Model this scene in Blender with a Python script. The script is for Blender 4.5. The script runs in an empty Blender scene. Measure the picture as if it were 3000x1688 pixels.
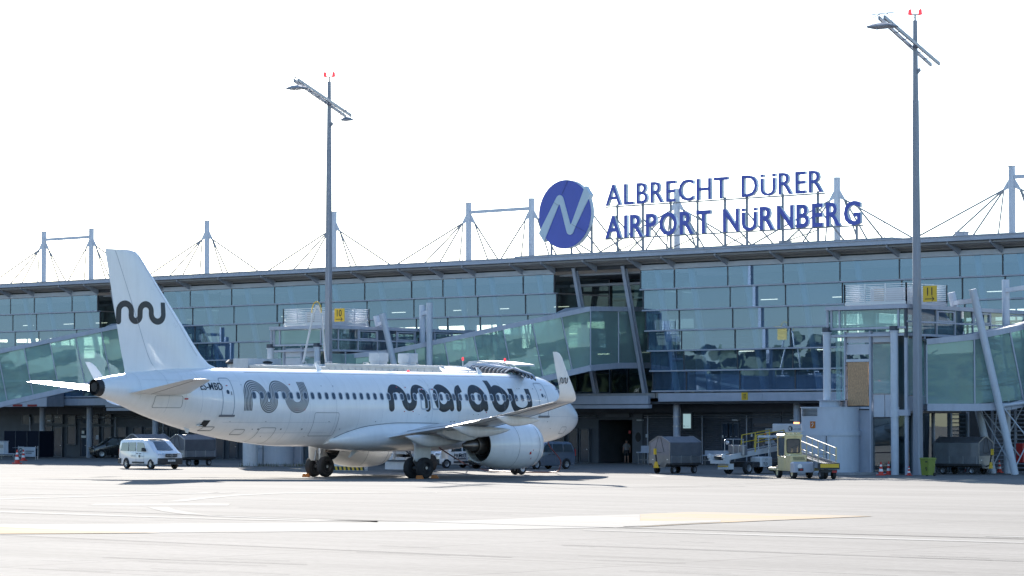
import bpy, math, random
from mathutils import Vector, Matrix
random.seed(7)
R = math.radians
C = bpy.context.scene.collection
SC = bpy.context.scene

# ------------------------------------------------------------------ camera, sky, sun, exposure
CAM_F, CAM_YAW, CAM_PITCH, CAM_Z = 8405.8/3000.0, 0.718984, 0.0473382, 2.969
cd = bpy.data.cameras.new("camera"); cam = bpy.data.objects.new("camera", cd); C.objects.link(cam)
cd.sensor_width = 36.0; cd.lens = 36.0*CAM_F; cd.clip_start = 1.0; cd.clip_end = 6000
cam.location = (0, 0, CAM_Z); cam.rotation_euler = (R(90)+CAM_PITCH, 0, CAM_YAW)
SC.camera = cam

SUN_EL = R(20.0)
SUN_SHADOW = Vector((0.77, -0.64, 0)).normalized()      # horizontal direction the shadows run
w = bpy.data.worlds.new("World"); SC.world = w; w.use_nodes = True
nt = w.node_tree; bg = nt.nodes["Background"]
sky = nt.nodes.new("ShaderNodeTexSky"); sky.sky_type = 'NISHITA'; sky.sun_disc = False
sky.sun_elevation = SUN_EL
to_sun = -SUN_SHADOW
sky.sun_rotation = math.atan2(to_sun.x, to_sun.y)
sky.altitude = 300; sky.air_density = 1.0; sky.dust_density = 0.5; sky.ozone_density = 3.2
nt.links.new(sky.outputs[0], bg.inputs[0]); bg.inputs[1].default_value = 0.085
sd = bpy.data.lights.new("sun", 'SUN'); so = bpy.data.objects.new("sun", sd); C.objects.link(so)
sd.energy = 5.0; sd.angle = R(0.53); sd.color = (1.0, 0.95, 0.875)
sdir = Vector((SUN_SHADOW.x*math.cos(SUN_EL), SUN_SHADOW.y*math.cos(SUN_EL), -math.sin(SUN_EL)))
so.rotation_euler = sdir.to_track_quat('-Z', 'Y').to_euler()
vs = SC.view_settings; vs.view_transform = 'Standard'; vs.look = 'None'; vs.gamma = 1.0; vs.exposure = 1.78
vs.use_curve_mapping = False
SC.render.engine = 'CYCLES'
SC.cycles.max_bounces = 8; SC.cycles.transparent_max_bounces = 12; SC.cycles.transmission_bounces = 6
SC.cycles.caustics_reflective = False; SC.cycles.caustics_refractive = False
SC.cycles.use_denoising = True

# ------------------------------------------------------------------ pixel helpers: image pixel positions -> points at a given depth
def ray(px, py):
    a = (px-1500.0)/3000.0/CAM_F; b = (844.0-py)/3000.0/CAM_F
    d = math.cos(CAM_PITCH)-b*math.sin(CAM_PITCH); v = math.sin(CAM_PITCH)+b*math.cos(CAM_PITCH)
    cy, sy = math.cos(CAM_YAW), math.sin(CAM_YAW)
    return Vector((a*cy-d*sy, a*sy+d*cy, v))
def FY(px, py, Y):
    r = ray(px, py); p = r*(Y/r.y); p.z += CAM_Z; return p
def FX(px, py, X):
    r = ray(px, py); p = r*(X/r.x); p.z += CAM_Z; return p
G_KNOTS = [(-900, .62), (72, .62), (89, .34), (110, 0), (900, 0)]   # gentle apron rise towards the camera, shaped to compress the jet's cast shadow
def gz(y):
    for (y0, z0), (y1, z1) in zip(G_KNOTS, G_KNOTS[1:]):
        if y <= y1: return z0+(z1-z0)*max(0, (y-y0))/(y1-y0)
    return G_KNOTS[-1][1]
def G(px, py):
    z = 0.0; r = ray(px, py)
    for _ in range(40):
        t = (z-CAM_Z)/r.z; y = r.y*t; z = .6*z+.4*gz(y)
    p = r*t; return Vector((p.x, p.y, gz(p.y)))

# ------------------------------------------------------------------ mesh builder
def frame(dirv, up=Vector((0, 0, 1))):
    d = Vector(dirv).normalized(); u = Vector(up)
    if abs(d.dot(u.normalized())) > .98: u = Vector((0, 1, 0))
    s = d.cross(u).normalized(); u = s.cross(d).normalized()
    return d, s, u
class MB:
    def __init__(s): s.v = []; s.f = []; s.sm = []
    def add(s, vs_, fs_, smooth=False):
        o = len(s.v); s.v += [Vector(p) for p in vs_]
        for f in fs_: s.f.append([i+o for i in f]); s.sm.append(smooth)
        return s
    def quad(s, *ps): return s.add(ps, [list(range(len(ps)))])
    def box(s, a, b):
        x0, y0, z0 = [min(p, q) for p, q in zip(a, b)]; x1, y1, z1 = [max(p, q) for p, q in zip(a, b)]
        return s.add([(x0,y0,z0),(x1,y0,z0),(x1,y1,z0),(x0,y1,z0),(x0,y0,z1),(x1,y0,z1),(x1,y1,z1),(x0,y1,z1)],
                     [[0,3,2,1],[4,5,6,7],[0,1,5,4],[1,2,6,5],[2,3,7,6],[3,0,4,7]])
    def bbox(s, a, b, r=.03):
        """box with chamfered vertical and top edges"""
        x0, y0, z0 = [min(p, q) for p, q in zip(a, b)]; x1, y1, z1 = [max(p, q) for p, q in zip(a, b)]
        def ring(z, e):
            q = r+e
            return [(x0+q,y0+e,z),(x1-q,y0+e,z),(x1-e,y0+q,z),(x1-e,y1-q,z),(x1-q,y1-e,z),(x0+q,y1-e,z),(x0+e,y1-q,z),(x0+e,y0+q,z)]
        return s.loft([ring(z0, 0), ring(z1-r, 0), ring(z1, r)], smooth=False)
    def bar(s, p, q, wd, h=None, up=(0, 0, 1)):
        h = wd if h is None else h; p, q = Vector(p), Vector(q); d, sd_, u = frame(q-p, up)
        a, b = sd_*wd/2, u*h/2
        return s.add([p-a-b,p+a-b,p+a+b,p-a+b,q-a-b,q+a-b,q+a+b,q-a+b],[[0,1,2,3],[7,6,5,4],[4,5,1,0],[5,6,2,1],[6,7,3,2],[7,4,0,3]])
    def tube(s, p, q, r1, r2=None, n=12, caps=True):
        r2 = r1 if r2 is None else r2; p, q = Vector(p), Vector(q); d, a, b = frame(q-p)
        vs_ = []
        for c, r in ((p, r1), (q, r2)):
            for i in range(n):
                t = 2*math.pi*i/n; vs_.append(c+a*(r*math.cos(t))+b*(r*math.sin(t)))
        fs = [[i,(i+1)%n,n+(i+1)%n,n+i] for i in range(n)]
        s.add(vs_, fs, True)
        if caps: s.add(vs_, [list(range(n))[::-1], list(range(n,2*n))], False)
        return s
    def path(s, pts, r, n=8):
        pts = [Vector(p) for p in pts]; rings = []
        for i, p in enumerate(pts):
            t = pts[min(i+1,len(pts)-1)]-pts[max(i-1,0)]; d, a, b = frame(t)
            rings.append([p+a*(r*math.cos(2*math.pi*k/n))+b*(r*math.sin(2*math.pi*k/n)) for k in range(n)])
        return s.loft(rings, smooth=True)
    def loft(s, rings, smooth=True, caps=True, closed=True):
        n = len(rings[0]); vs_ = [p for r in rings for p in r]; fs = []
        for j in range(len(rings)-1):
            for i in range(n if closed else n-1):
                k = (i+1) % n; fs.append([j*n+i, j*n+k, (j+1)*n+k, (j+1)*n+i])
        s.add(vs_, fs, smooth)
        if caps and closed:
            s.add(rings[0], [list(range(n))[::-1]]); s.add(rings[-1], [list(range(n))])
        return s
    def lathe(s, prof, org=(0,0,0), axis=(0,0,1), n=24, smooth=True):
        """prof: (distance along axis, radius)"""
        d, a, b = frame(axis); o = Vector(org)
        rings = [[o+d*t+a*(max(r,1e-4)*math.cos(2*math.pi*k/n))+b*(max(r,1e-4)*math.sin(2*math.pi*k/n)) for k in range(n)] for t, r in prof]
        return s.loft(rings, smooth, caps=False)
    def prism(s, poly, fn, t0, t1):
        """poly of (u,v), fn(u,v,t) -> point"""
        n = len(poly); a = [fn(u, v, t0) for u, v in poly]; b = [fn(u, v, t1) for u, v in poly]
        return s.add(a+b, [list(range(n))[::-1], list(range(n,2*n))]+[[i,(i+1)%n,n+(i+1)%n,n+i] for i in range(n)])
    def xf(s, M):
        s.v = [M @ p for p in s.v]; return s
    def build(s, name, mat, parent=None, world=False, bevel=0):
        me = bpy.data.meshes.new(name); off = Vector((0,0,0))
        if world:
            p = parent
            while p is not None: off += p.location; p = p.parent
        me.from_pydata([tuple(p-off) for p in s.v], [], s.f); me.polygons.foreach_set('use_smooth', s.sm)
        mats = mat if isinstance(mat, list) else [mat]
        for m in mats: me.materials.append(m)
        import bmesh
        bm = bmesh.new(); bm.from_mesh(me); bmesh.ops.remove_doubles(bm, verts=bm.verts, dist=1e-5)
        bmesh.ops.recalc_face_normals(bm, faces=bm.faces); bm.to_mesh(me); bm.free()
        if any(s.sm): me.set_sharp_from_angle(angle=R(38))
        o = bpy.data.objects.new(name, me); C.objects.link(o)
        if parent is not None: o.parent = parent
        if bevel:
            b = o.modifiers.new('bevel', 'BEVEL'); b.width = bevel; b.segments = 2; b.limit_method = 'ANGLE'; b.angle_limit = R(40)
        return o
def raw(name, vs_, fs_, mat, parent=None, smooth=False):
    me = bpy.data.meshes.new(name); me.from_pydata([tuple(v) for v in vs_], [], fs_); me.materials.append(mat)
    if smooth: me.polygons.foreach_set('use_smooth', [True]*len(fs_))
    o = bpy.data.objects.new(name, me); C.objects.link(o)
    if parent is not None: o.parent = parent
    return o
def thing(name, label, cat, loc=(0,0,0), rz=0, group=None):
    o = bpy.data.objects.new(name, None); C.objects.link(o); o.empty_display_size = .3
    o.location = loc; o.rotation_euler = (0,0,rz); o['label'] = label; o['category'] = cat
    if group: o['group'] = group
    return o
def tag(o, label=None, cat=None, group=None, kind=None):
    if label: o['label'] = label
    if cat: o['category'] = cat
    if group: o['group'] = group
    if kind: o['kind'] = kind
    return o
def copy_tree(o, parent=None):
    c = o.copy(); C.objects.link(c); c.parent = parent
    for ch in list(o.children): copy_tree(ch, c)
    return c

# ------------------------------------------------------------------ lettering
_txt = {}
def text_geo(t, bold=0.0):
    k = (t, bold)
    if k not in _txt:
        cu = bpy.data.curves.new('txt', 'FONT'); cu.body = t; cu.size = 1; cu.offset = bold; cu.resolution_u = 3
        o = bpy.data.objects.new('txt', cu); C.objects.link(o)
        me = bpy.data.meshes.new_from_object(o.evaluated_get(bpy.context.evaluated_depsgraph_get()))
        _txt[k] = ([v.co.copy() for v in me.vertices], [list(p.vertices) for p in me.polygons])
        bpy.data.meshes.remove(me); bpy.data.objects.remove(o); bpy.data.curves.remove(cu)
    return _txt[k]
CAPH = None
def text_mb(t, h, fn, bold=0.0, depth=0.0, width=None, align='l'):
    """flat or raised lettering; h = cap height, fn(u,v,w) -> point"""
    global CAPH
    if CAPH is None: CAPH = max(p.y for p in text_geo('H')[0])
    vs_, fs = text_geo(t, bold)
    if not vs_: return MB()
    x0 = min(p.x for p in vs_); x1 = max(p.x for p in vs_); sy = h/CAPH; sx = sy if width is None else width/(x1-x0)
    sh = {'l': 0, 'c': .5, 'r': 1}[align]*(x1-x0)
    m = MB(); P = [((p.x-x0-sh)*sx, p.y*sy) for p in vs_]
    if depth <= 0:
        m.add([fn(u, v, 0) for u, v in P], fs); return m
    n = len(P); ed = {}
    for f in fs:
        for i in range(len(f)):
            a, b = f[i], f[(i+1) % len(f)]
            if (b, a) in ed: del ed[(b, a)]
            else: ed[(a, b)] = 1
    m.add([fn(u, v, 0) for u, v in P]+[fn(u, v, depth) for u, v in P], fs+[[i+n for i in f][::-1] for f in fs]+[[b, a, a+n, b+n] for a, b in ed])
    return m

# ------------------------------------------------------------------ materials
def mat(name, col, rough=.5, metal=0., var=0., scale=2., bump=0., bscale=20., spec=.5, coat=0., emit=None, estr=0., stretch=None, rvar=0.):
    m = bpy.data.materials.new(name); m.use_nodes = True; n = m.node_tree.nodes; l = m.node_tree.links
    b = n['Principled BSDF']; b.inputs['Base Color'].default_value = (*col, 1); b.inputs['Roughness'].default_value = rough
    b.inputs['Metallic'].default_value = metal; b.inputs['Specular IOR Level'].default_value = spec
    b.inputs['Coat Weight'].default_value = coat; b.inputs['Coat Roughness'].default_value = .04
    if emit: b.inputs['Emission Color'].default_value = (*emit, 1); b.inputs['Emission Strength'].default_value = estr
    if var or bump or rvar:
        tc = n.new('ShaderNodeTexCoord'); mp = n.new('ShaderNodeMapping'); l.new(tc.outputs['Object'], mp.inputs[0])
        if stretch: mp.inputs['Scale'].default_value = stretch
    if var or rvar:
        no = n.new('ShaderNodeTexNoise'); no.inputs['Scale'].default_value = scale; no.inputs['Detail'].default_value = 7; no.inputs['Roughness'].default_value = .65
        l.new(mp.outputs[0], no.inputs[0])
    if var:
        mx = n.new('ShaderNodeMix'); mx.data_type = 'RGBA'; mr = n.new('ShaderNodeMapRange')
        mr.inputs[1].default_value = .3; mr.inputs[2].default_value = .7
        l.new(no.outputs[0], mr.inputs[0]); l.new(mr.outputs[0], mx.inputs[0])
        mx.inputs[6].default_value = (*[c*(1-var) for c in col], 1); mx.inputs[7].default_value = (*[min(1, c*(1+var)) for c in col], 1)
        l.new(mx.outputs[2], b.inputs['Base Color'])
    if rvar:
        m2 = n.new('ShaderNodeMapRange'); m2.inputs[3].default_value = max(0, rough-rvar); m2.inputs[4].default_value = rough+rvar
        l.new(no.outputs[0], m2.inputs[0]); l.new(m2.outputs[0], b.inputs['Roughness'])
    if bump:
        nb = n.new('ShaderNodeTexNoise'); nb.inputs['Scale'].default_value = bscale; nb.inputs['Detail'].default_value = 4
        l.new(mp.outputs[0], nb.inputs[0]); bp = n.new('ShaderNodeBump'); bp.inputs['Strength'].default_value = bump; bp.inputs['Distance'].default_value = .02
        l.new(nb.outputs[0], bp.inputs['Height']); l.new(bp.outputs[0], b.inputs['Normal'])
    return m
def glass(name, tint, refl=(1, 1, 1), f0=.08, rough=.0, wave=0., wscale=.6, haze=None, hz=0.):
    """thin architectural glass: tinted see-through plus a mirror coat, slightly wavy"""
    m = bpy.data.materials.new(name); m.use_nodes = True; n = m.node_tree.nodes; l = m.node_tree.links; n.clear()
    out = n.new('ShaderNodeOutputMaterial'); tr = n.new('ShaderNodeBsdfTransparent'); tr.inputs[0].default_value = (*tint, 1)
    gl = n.new('ShaderNodeBsdfGlossy'); gl.inputs['Color'].default_value = (*refl, 1); gl.inputs['Roughness'].default_value = rough
    lw = n.new('ShaderNodeLayerWeight'); lw.inputs[0].default_value = .5; pw = n.new('ShaderNodeMath'); pw.operation = 'POWER'; pw.inputs[1].default_value = 4
    l.new(lw.outputs['Facing'], pw.inputs[0])
    mr = n.new('ShaderNodeMapRange'); mr.inputs[3].default_value = f0; mr.inputs[4].default_value = 1.0
    l.new(pw.outputs[0], mr.inputs[0]); mx = n.new('ShaderNodeMixShader'); l.new(mr.outputs[0], mx.inputs[0])
    base = tr
    if haze:
        df = n.new('ShaderNodeBsdfDiffuse'); df.inputs[0].default_value = (*haze, 1); m2 = n.new('ShaderNodeMixShader'); m2.inputs[0].default_value = hz
        l.new(tr.outputs[0], m2.inputs[1]); l.new(df.outputs[0], m2.inputs[2]); base = m2
    l.new(base.outputs[0], mx.inputs[1]); l.new(gl.outputs[0], mx.inputs[2]); l.new(mx.outputs[0], out.inputs[0])
    if wave:
        tc = n.new('ShaderNodeTexCoord'); no = n.new('ShaderNodeTexNoise'); no.inputs['Scale'].default_value = wscale; no.inputs['Detail'].default_value = 1
        l.new(tc.outputs['Object'], no.inputs[0]); bp = n.new('ShaderNodeBump'); bp.inputs['Strength'].default_value = wave; bp.inputs['Distance'].default_value = .05
        l.new(no.outputs[0], bp.inputs['Height']); l.new(bp.outputs[0], gl.inputs['Normal'])
    return m
M = {}
M['white'] = mat('aircraft_white', (.80,.80,.80), .3, var=.03, scale=.7, coat=.6, rvar=.08)
M['white_dirty'] = mat('aircraft_white_weathered', (.66,.655,.64), .4, var=.06, scale=1.2, coat=.3)
M['livery'] = mat('livery_dark', (.012,.020,.030), .4, coat=.15, var=.1, scale=1)
M['aline'] = mat('panel_line_grey', (.16,.17,.19), .5)
M['dline'] = mat('door_outline_grey', (.36,.39,.44), .5)
M['awin'] = mat('cabin_window', (.03,.05,.08), .12, spec=.8)
M['awinframe'] = mat('cabin_window_frame', (.42,.46,.52), .4)
M['dark_metal'] = mat('dark_metal', (.035,.036,.04), .5, metal=.4, var=.15, scale=6)
M['engine_hot'] = mat('nozzle_metal', (.22,.19,.17), .38, metal=.9, var=.2, scale=4)
M['engine_dark'] = mat('duct_black', (.006,.006,.007), .6)
M['tyre'] = mat('tyre_rubber', (.018,.018,.02), .8, var=.25, scale=9, bump=.2)
M['rim'] = mat('rim_grey', (.3,.31,.33), .4, metal=.7, var=.1, scale=8)
M['steel'] = mat('bare_steel', (.45,.46,.48), .35, metal=.8, var=.1, scale=5)
M['red'] = mat('red_paint', (.42,.02,.02), .45)
M['orange'] = mat('orange_paint', (.42,.13,.02), .55, var=.12, scale=8)
M['beacon'] = mat('red_beacon', (.6,.02,.03), .2, emit=(1,.05,.06), estr=.45)
M['facade'] = mat('facade_grey_paint', (.40,.43,.50), .42, var=.06, scale=1.3, rvar=.08)
M['facade_dk'] = mat('mullion_dark', (.05,.055,.065), .5)
M['facade_lt'] = mat('spandrel_pale', (.50,.53,.58), .45, var=.05, scale=.9)
M['mast'] = mat('mast_paint', (.50,.54,.60), .45, var=.07, scale=2)
M['cable'] = mat('cable_steel', (.26,.28,.31), .6, metal=.1)
M['pole'] = mat('galvanised_pole', (.26,.28,.32), .55, metal=.35, var=.12, scale=3, stretch=(1,1,.15))
M['roof'] = mat('roof_sheet', (.34,.35,.37), .5, metal=.2, var=.1, scale=.4)
M['soffit'] = mat('soffit_grey', (.30,.31,.33), .6, var=.06, scale=.5)
M['slab'] = mat('concrete_slab', (.3,.3,.31), .8, var=.1, scale=1)
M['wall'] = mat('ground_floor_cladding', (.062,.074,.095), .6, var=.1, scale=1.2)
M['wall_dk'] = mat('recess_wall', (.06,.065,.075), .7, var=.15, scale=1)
M['door'] = mat('door_grey', (.08,.095,.12), .5, var=.08, scale=2)
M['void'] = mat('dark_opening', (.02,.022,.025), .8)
M['glass'] = glass('facade_glass', (.46,.62,.80), (.44,.66,1.0), f0=.22, wave=.010, wscale=.5, haze=(.19,.30,.43), hz=.24)
M['glass_dk'] = glass('dark_glazing', (.22,.30,.33), (.85,.95,1), f0=.16, wave=.02)
M['glass_green'] = glass('walkway_glass', (.62,.80,.79), (.50,.74,.80), f0=.07, wave=.025, wscale=.4, haze=(.44,.60,.58), hz=.40)
M['interior'] = mat('interior_wall', (.33,.38,.44), .8, var=.05, scale=.6)
M['blue'] = mat('sign_blue', (.045,.075,.42), .35, coat=.3, var=.04, scale=1)
M['sign_side'] = mat('sign_return', (.42,.50,.56), .4)
M['sign_pale'] = mat('sign_pale', (.50,.60,.66), .4, var=.03, scale=1)
M['yellow'] = mat('sign_yellow', (.68,.44,.03), .5, var=.05, scale=3)
M['black'] = mat('black_print', (.015,.016,.018), .5)
M['cream'] = mat('cream_paint', (.62,.52,.27), .4, var=.08, scale=3, coat=.3)
M['vanwhite'] = mat('vehicle_white', (.72,.73,.74), .22, coat=.9, var=.03, scale=2)
M['vangrey'] = mat('vehicle_grey', (.15,.185,.24), .25, coat=.9, metal=.3)
M['vanblack'] = mat('vehicle_black', (.012,.013,.015), .25, coat=.8)
M['plastic'] = mat('dark_plastic', (.03,.031,.034), .6, var=.15, scale=8)
M['carglass'] = mat('vehicle_glass', (.035,.05,.06), .06, spec=.9, coat=.6)
M['lamp'] = mat('headlamp_lens', (.6,.63,.66), .1, metal=.5, coat=1)
M['tarp'] = mat('grey_tarpaulin', (.09,.10,.12), .55, var=.14, scale=2.2, bump=.6, bscale=3)
M['tarp_lt'] = mat('clear_curtain', (.24,.23,.25), .45, var=.14, scale=3, bump=.4, bscale=4)
M['alu'] = mat('aluminium_sheet', (.27,.28,.30), .38, metal=.7, var=.12, scale=1.5)
M['rail'] = mat('cream_rail', (.50,.44,.30), .5)
M['yrail'] = mat('yellow_rail', (.58,.42,.03), .45)
M['gsewhite'] = mat('equipment_white', (.54,.56,.58), .4, var=.08, scale=3)
M['louvre'] = mat('louvre_silver', (.56,.59,.64), .32, metal=.5)
M['cylpaint'] = mat('tower_base_paint', (.46,.50,.56), .5, var=.06, scale=.8)
M['osb'] = mat('chipboard', (.44,.27,.15), .75, var=.32, scale=14, stretch=(1,1,.5))
M['lime'] = mat('bin_lime', (.17,.22,.03), .5, var=.06, scale=4)
M['cone'] = mat('cone_red', (.58,.04,.02), .55, var=.1, scale=6)
M['conew'] = mat('cone_white', (.75,.75,.74), .4)
M['screen'] = mat('lit_screen', (.3,.4,.4), .3, emit=(.55,.80,.80), estr=.13)
M['lit'] = mat('lit_lamp', (.8,.8,.7), .4, emit=(1,.9,.66), estr=.8)
M['litamber'] = mat('lit_amber', (.8,.4,.1), .4, emit=(1,.35,.12), estr=1.2)
M['hose'] = mat('red_hose', (.13,.025,.02), .6)
M['leaf'] = mat('leaf_green', (.05,.075,.03), .7, var=.4, scale=.15)
M['skin'] = mat('skin', (.40,.24,.18), .6)
M['cloth'] = mat('pale_shirt', (.24,.23,.24), .8, var=.1, scale=6)
M['cloth_dk'] = mat('dark_shorts', (.03,.032,.04), .85)
M['haircol'] = mat('dark_hair', (.03,.022,.016), .7)
def worn_paint(name, col, amount):
    """road paint worn through to the concrete in streaks"""
    m = mat(name, col, 1.0, var=.05, scale=.9, spec=.04); n = m.node_tree.nodes; l = m.node_tree.links; b = n['Principled BSDF']; src = b.inputs['Base Color'].links[0].from_socket
    g = n.new('ShaderNodeNewGeometry'); mp = n.new('ShaderNodeMapping'); mp.inputs['Scale'].default_value = (.10, 1.1, 1); mp.inputs['Rotation'].default_value = (0,0,R(-6)); l.new(g.outputs['Position'], mp.inputs[0])
    no = n.new('ShaderNodeTexNoise'); no.inputs['Scale'].default_value = 1.3; no.inputs['Detail'].default_value = 9; no.inputs['Roughness'].default_value = .72; l.new(mp.outputs[0], no.inputs[0])
    mr = n.new('ShaderNodeMapRange'); mr.inputs[1].default_value = .40; mr.inputs[2].default_value = .62; mr.inputs[3].default_value = amount; mr.inputs[4].default_value = .05; l.new(no.outputs[0], mr.inputs[0])
    mx = n.new('ShaderNodeMix'); mx.data_type = 'RGBA'; l.new(mr.outputs[0], mx.inputs[0]); l.new(src, mx.inputs[6]); mx.inputs[7].default_value = (.26,.242,.215,1); l.new(mx.outputs[2], b.inputs['Base Color']); return m
M['paint'] = worn_paint('road_paint_white', (.30,.292,.278), .9)
M['paint_y'] = worn_paint('road_paint_yellow', (.36,.25,.135), .85)
M['joint'] = mat('joint_filler', (.045,.045,.048), 1.0, var=.3, scale=.7, spec=.03)

def grime(m, lo=.90):
    """faint vertical run-off streaks and blotches on painted skin"""
    n = m.node_tree.nodes; l = m.node_tree.links; b = n['Principled BSDF']; src = b.inputs['Base Color'].links[0].from_socket
    tc = n.new('ShaderNodeTexCoord'); mp = n.new('ShaderNodeMapping'); mp.inputs['Scale'].default_value = (.5, 2.6, .35); l.new(tc.outputs['Object'], mp.inputs[0])
    no = n.new('ShaderNodeTexNoise'); no.inputs['Scale'].default_value = 1.2; no.inputs['Detail'].default_value = 8; no.inputs['Roughness'].default_value = .7; l.new(mp.outputs[0], no.inputs[0])
    mr = n.new('ShaderNodeMapRange'); mr.inputs[1].default_value = .45; mr.inputs[2].default_value = .75; mr.inputs[3].default_value = 1; mr.inputs[4].default_value = lo; l.new(no.outputs[0], mr.inputs[0])
    mx = n.new('ShaderNodeMix'); mx.data_type = 'RGBA'; mx.blend_type = 'MULTIPLY'; mx.inputs[0].default_value = 1; l.new(src, mx.inputs[6]); l.new(mr.outputs[0], mx.inputs[7]); l.new(mx.outputs[2], b.inputs['Base Color'])
grime(M['white'], .92); grime(M['white_dirty'], .86); grime(M['facade'], .82); grime(M['facade_lt'], .86); grime(M['cylpaint'], .86); grime(M['mast'], .88); grime(M['gsewhite'], .85); grime(M['cream'], .86); grime(M['wall'], .8)

# ================================================================== GROUND
def ground_material():
    m = mat('apron_concrete', (.224,.212,.197), 1.0, var=.10, scale=.06, bump=.15, bscale=14, spec=.04)
    n = m.node_tree.nodes; l = m.node_tree.links; b = n['Principled BSDF']
    src = b.inputs['Base Color'].links[0].from_socket
    tc = n.new('ShaderNodeTexCoord')
    # long streaks of tyre rubber and rain drainage, running along the stands
    mp = n.new('ShaderNodeMapping'); mp.inputs['Scale'].default_value = (.018, .35, 1); mp.inputs['Rotation'].default_value = (0,0,R(10)); l.new(tc.outputs['Object'], mp.inputs[0])
    no = n.new('ShaderNodeTexNoise'); no.inputs['Scale'].default_value = 1.6; no.inputs['Detail'].default_value = 8; no.inputs['Roughness'].default_value = .7; l.new(mp.outputs[0], no.inputs[0])
    mr = n.new('ShaderNodeMapRange'); mr.inputs[1].default_value = .42; mr.inputs[2].default_value = .66; mr.inputs[3].default_value = 1.0; mr.inputs[4].default_value = .80; l.new(no.outputs[0], mr.inputs[0])
    mx = n.new('ShaderNodeMix'); mx.data_type = 'RGBA'; mx.blend_type = 'MULTIPLY'; mx.inputs[0].default_value = 1
    l.new(src, mx.inputs[6]); l.new(mr.outputs[0], mx.inputs[7])
    # fine grit
    n2 = n.new('ShaderNodeTexNoise'); n2.inputs['Scale'].default_value = 6; n2.inputs['Detail'].default_value = 5; l.new(tc.outputs['Object'], n2.inputs[0])
    m2 = n.new('ShaderNodeMapRange'); m2.inputs[1].default_value = .35; m2.inputs[2].default_value = .7; m2.inputs[3].default_value = .93; m2.inputs[4].default_value = 1.06; l.new(n2.outputs[0], m2.inputs[0])
    mx2 = n.new('ShaderNodeMix'); mx2.data_type = 'RGBA'; mx2.blend_type = 'MULTIPLY'; mx2.inputs[0].default_value = 1
    l.new(mx.outputs[2], mx2.inputs[6]); l.new(m2.outputs[0], mx2.inputs[7])
    # faint slab joints (7.5 m bays)
    br = n.new('ShaderNodeTexBrick'); br.offset = 0; br.inputs['Scale'].default_value = 1; br.inputs['Brick Width'].default_value = 7.5; br.inputs['Row Height'].default_value = 7.5
    br.inputs['Mortar Size'].default_value = .03; br.inputs['Mortar Smooth'].default_value = .4; br.inputs['Color1'].default_value = (1,1,1,1); br.inputs['Color2'].default_value = (.95,.95,.95,1); br.inputs['Mortar'].default_value = (.5,.5,.5,1)
    l.new(tc.outputs['Object'], br.inputs[0])
    mx3 = n.new('ShaderNodeMix'); mx3.data_type = 'RGBA'; mx3.blend_type = 'MULTIPLY'; mx3.inputs[0].default_value = 1
    l.new(mx2.outputs[2], mx3.inputs[6]); l.new(br.outputs[0], mx3.inputs[7])
    l.new(mx3.outputs[2], b.inputs['Base Color'])
    return m
M['ground'] = ground_material()
ys = [-900, -300, 0, 30, 60, 72, 76, 80, 85, 89, 93, 97, 101, 105, 110, 120, 130, 145, 163, 200, 260, 600, 3000]
gm = MB(); xs = [-3000, -400, -250, -150, -100, -50, 0, 100, 3000]
gm.add([(x, y, gz(y)) for y in ys for x in xs], [[j*len(xs)+i, j*len(xs)+i+1, (j+1)*len(xs)+i+1, (j+1)*len(xs)+i] for j in range(len(ys)-1) for i in range(len(xs)-1)])
tag(gm.build('ground', M['ground']), kind='structure')

def lerp_poly(pts, t):
    x = pts[0][0]+(pts[-1][0]-pts[0][0])*t
    for (x0, y0), (x1, y1) in zip(pts, pts[1:]):
        if (x0 <= x <= x1) or (x1 <= x <= x0): return (x, y0+(y1-y0)*((x-x0)/(x1-x0) if x1 != x0 else 0))
    return pts[-1]
def gstrip(name, up, lo, m, n=30, lift=.006, kind='structure'):
    """a painted strip or joint on the ground between two edge lines given in image pixels"""
    A = [G(*lerp_poly(up, i/n)) for i in range(n+1)]; B = [G(*lerp_poly(lo, i/n)) for i in range(n+1)]
    vs_ = [(p.x, p.y, gz(p.y)+lift) for p in A+B]
    o = raw(name, vs_, [[i, i+1, n+2+i, n+1+i] for i in range(n)], m)
    return tag(o, kind=kind)
def gline(name, p, q, wd, m, n=24, lift=.006):
    a, b = G(*p), G(*q); d = (b-a); d.z = 0; d.normalize(); s = Vector((-d.y, d.x, 0))*wd/2; vs_ = []
    for k in (-1, 1):
        for i in range(n+1):
            c = a.lerp(b, i/n)+s*k; vs_.append((c.x, c.y, gz(c.y)+lift))
    return tag(raw(name, vs_, [[i, i+1, n+2+i, n+1+i] for i in range(n)], m), kind='structure')
K1 = lambda L: [(x*.5823, y*.5823+1420) for x, y in L]
K2 = lambda L: [(1500+x*.5823, y*.5823+1420) for x, y in L]
gstrip('painted_line', K1([(0,70),(690,52),(1190,37)]), K1([(0,75),(690,56),(1190,41)]), M['paint'])
gstrip('painted_line', K1([(0,49),(1100,38)]), K1([(0,52),(1100,41)]), M['paint'])
gstrip('painted_turn_marking', K1([(815,88),(1000,66),(1180,51),(1420,41),(2200,38)]), K1([(925,86),(1020,73),(1190,57),(1420,46),(2200,41)]), M['paint'])
gstrip('painted_stop_bar', K1([(480,97),(1160,96)]), K1([(445,107),(1145,107)]), M['paint'])
gstrip('painted_turn_marking', K1([(845,113),(880,128),(1000,147),(1140,159),(1900,184)]), K1([(740,113),(800,132),(900,147),(1060,160),(1900,190)]), M['paint'])
gstrip('painted_line', K1([(0,133),(700,158),(1200,172),(1900,184)]), K1([(0,141),(700,164),(1200,178),(1900,191)]), M['paint'])
gstrip('painted_band', K1([(0,200),(900,197),(1600,192),(2150,188),(2576,173),(2830,160),(3220,150)]), K1([(0,214),(400,232),(800,243),(1200,240),(2000,233),(2576,227),(3220,214)]), M['paint'], 40)
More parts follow.
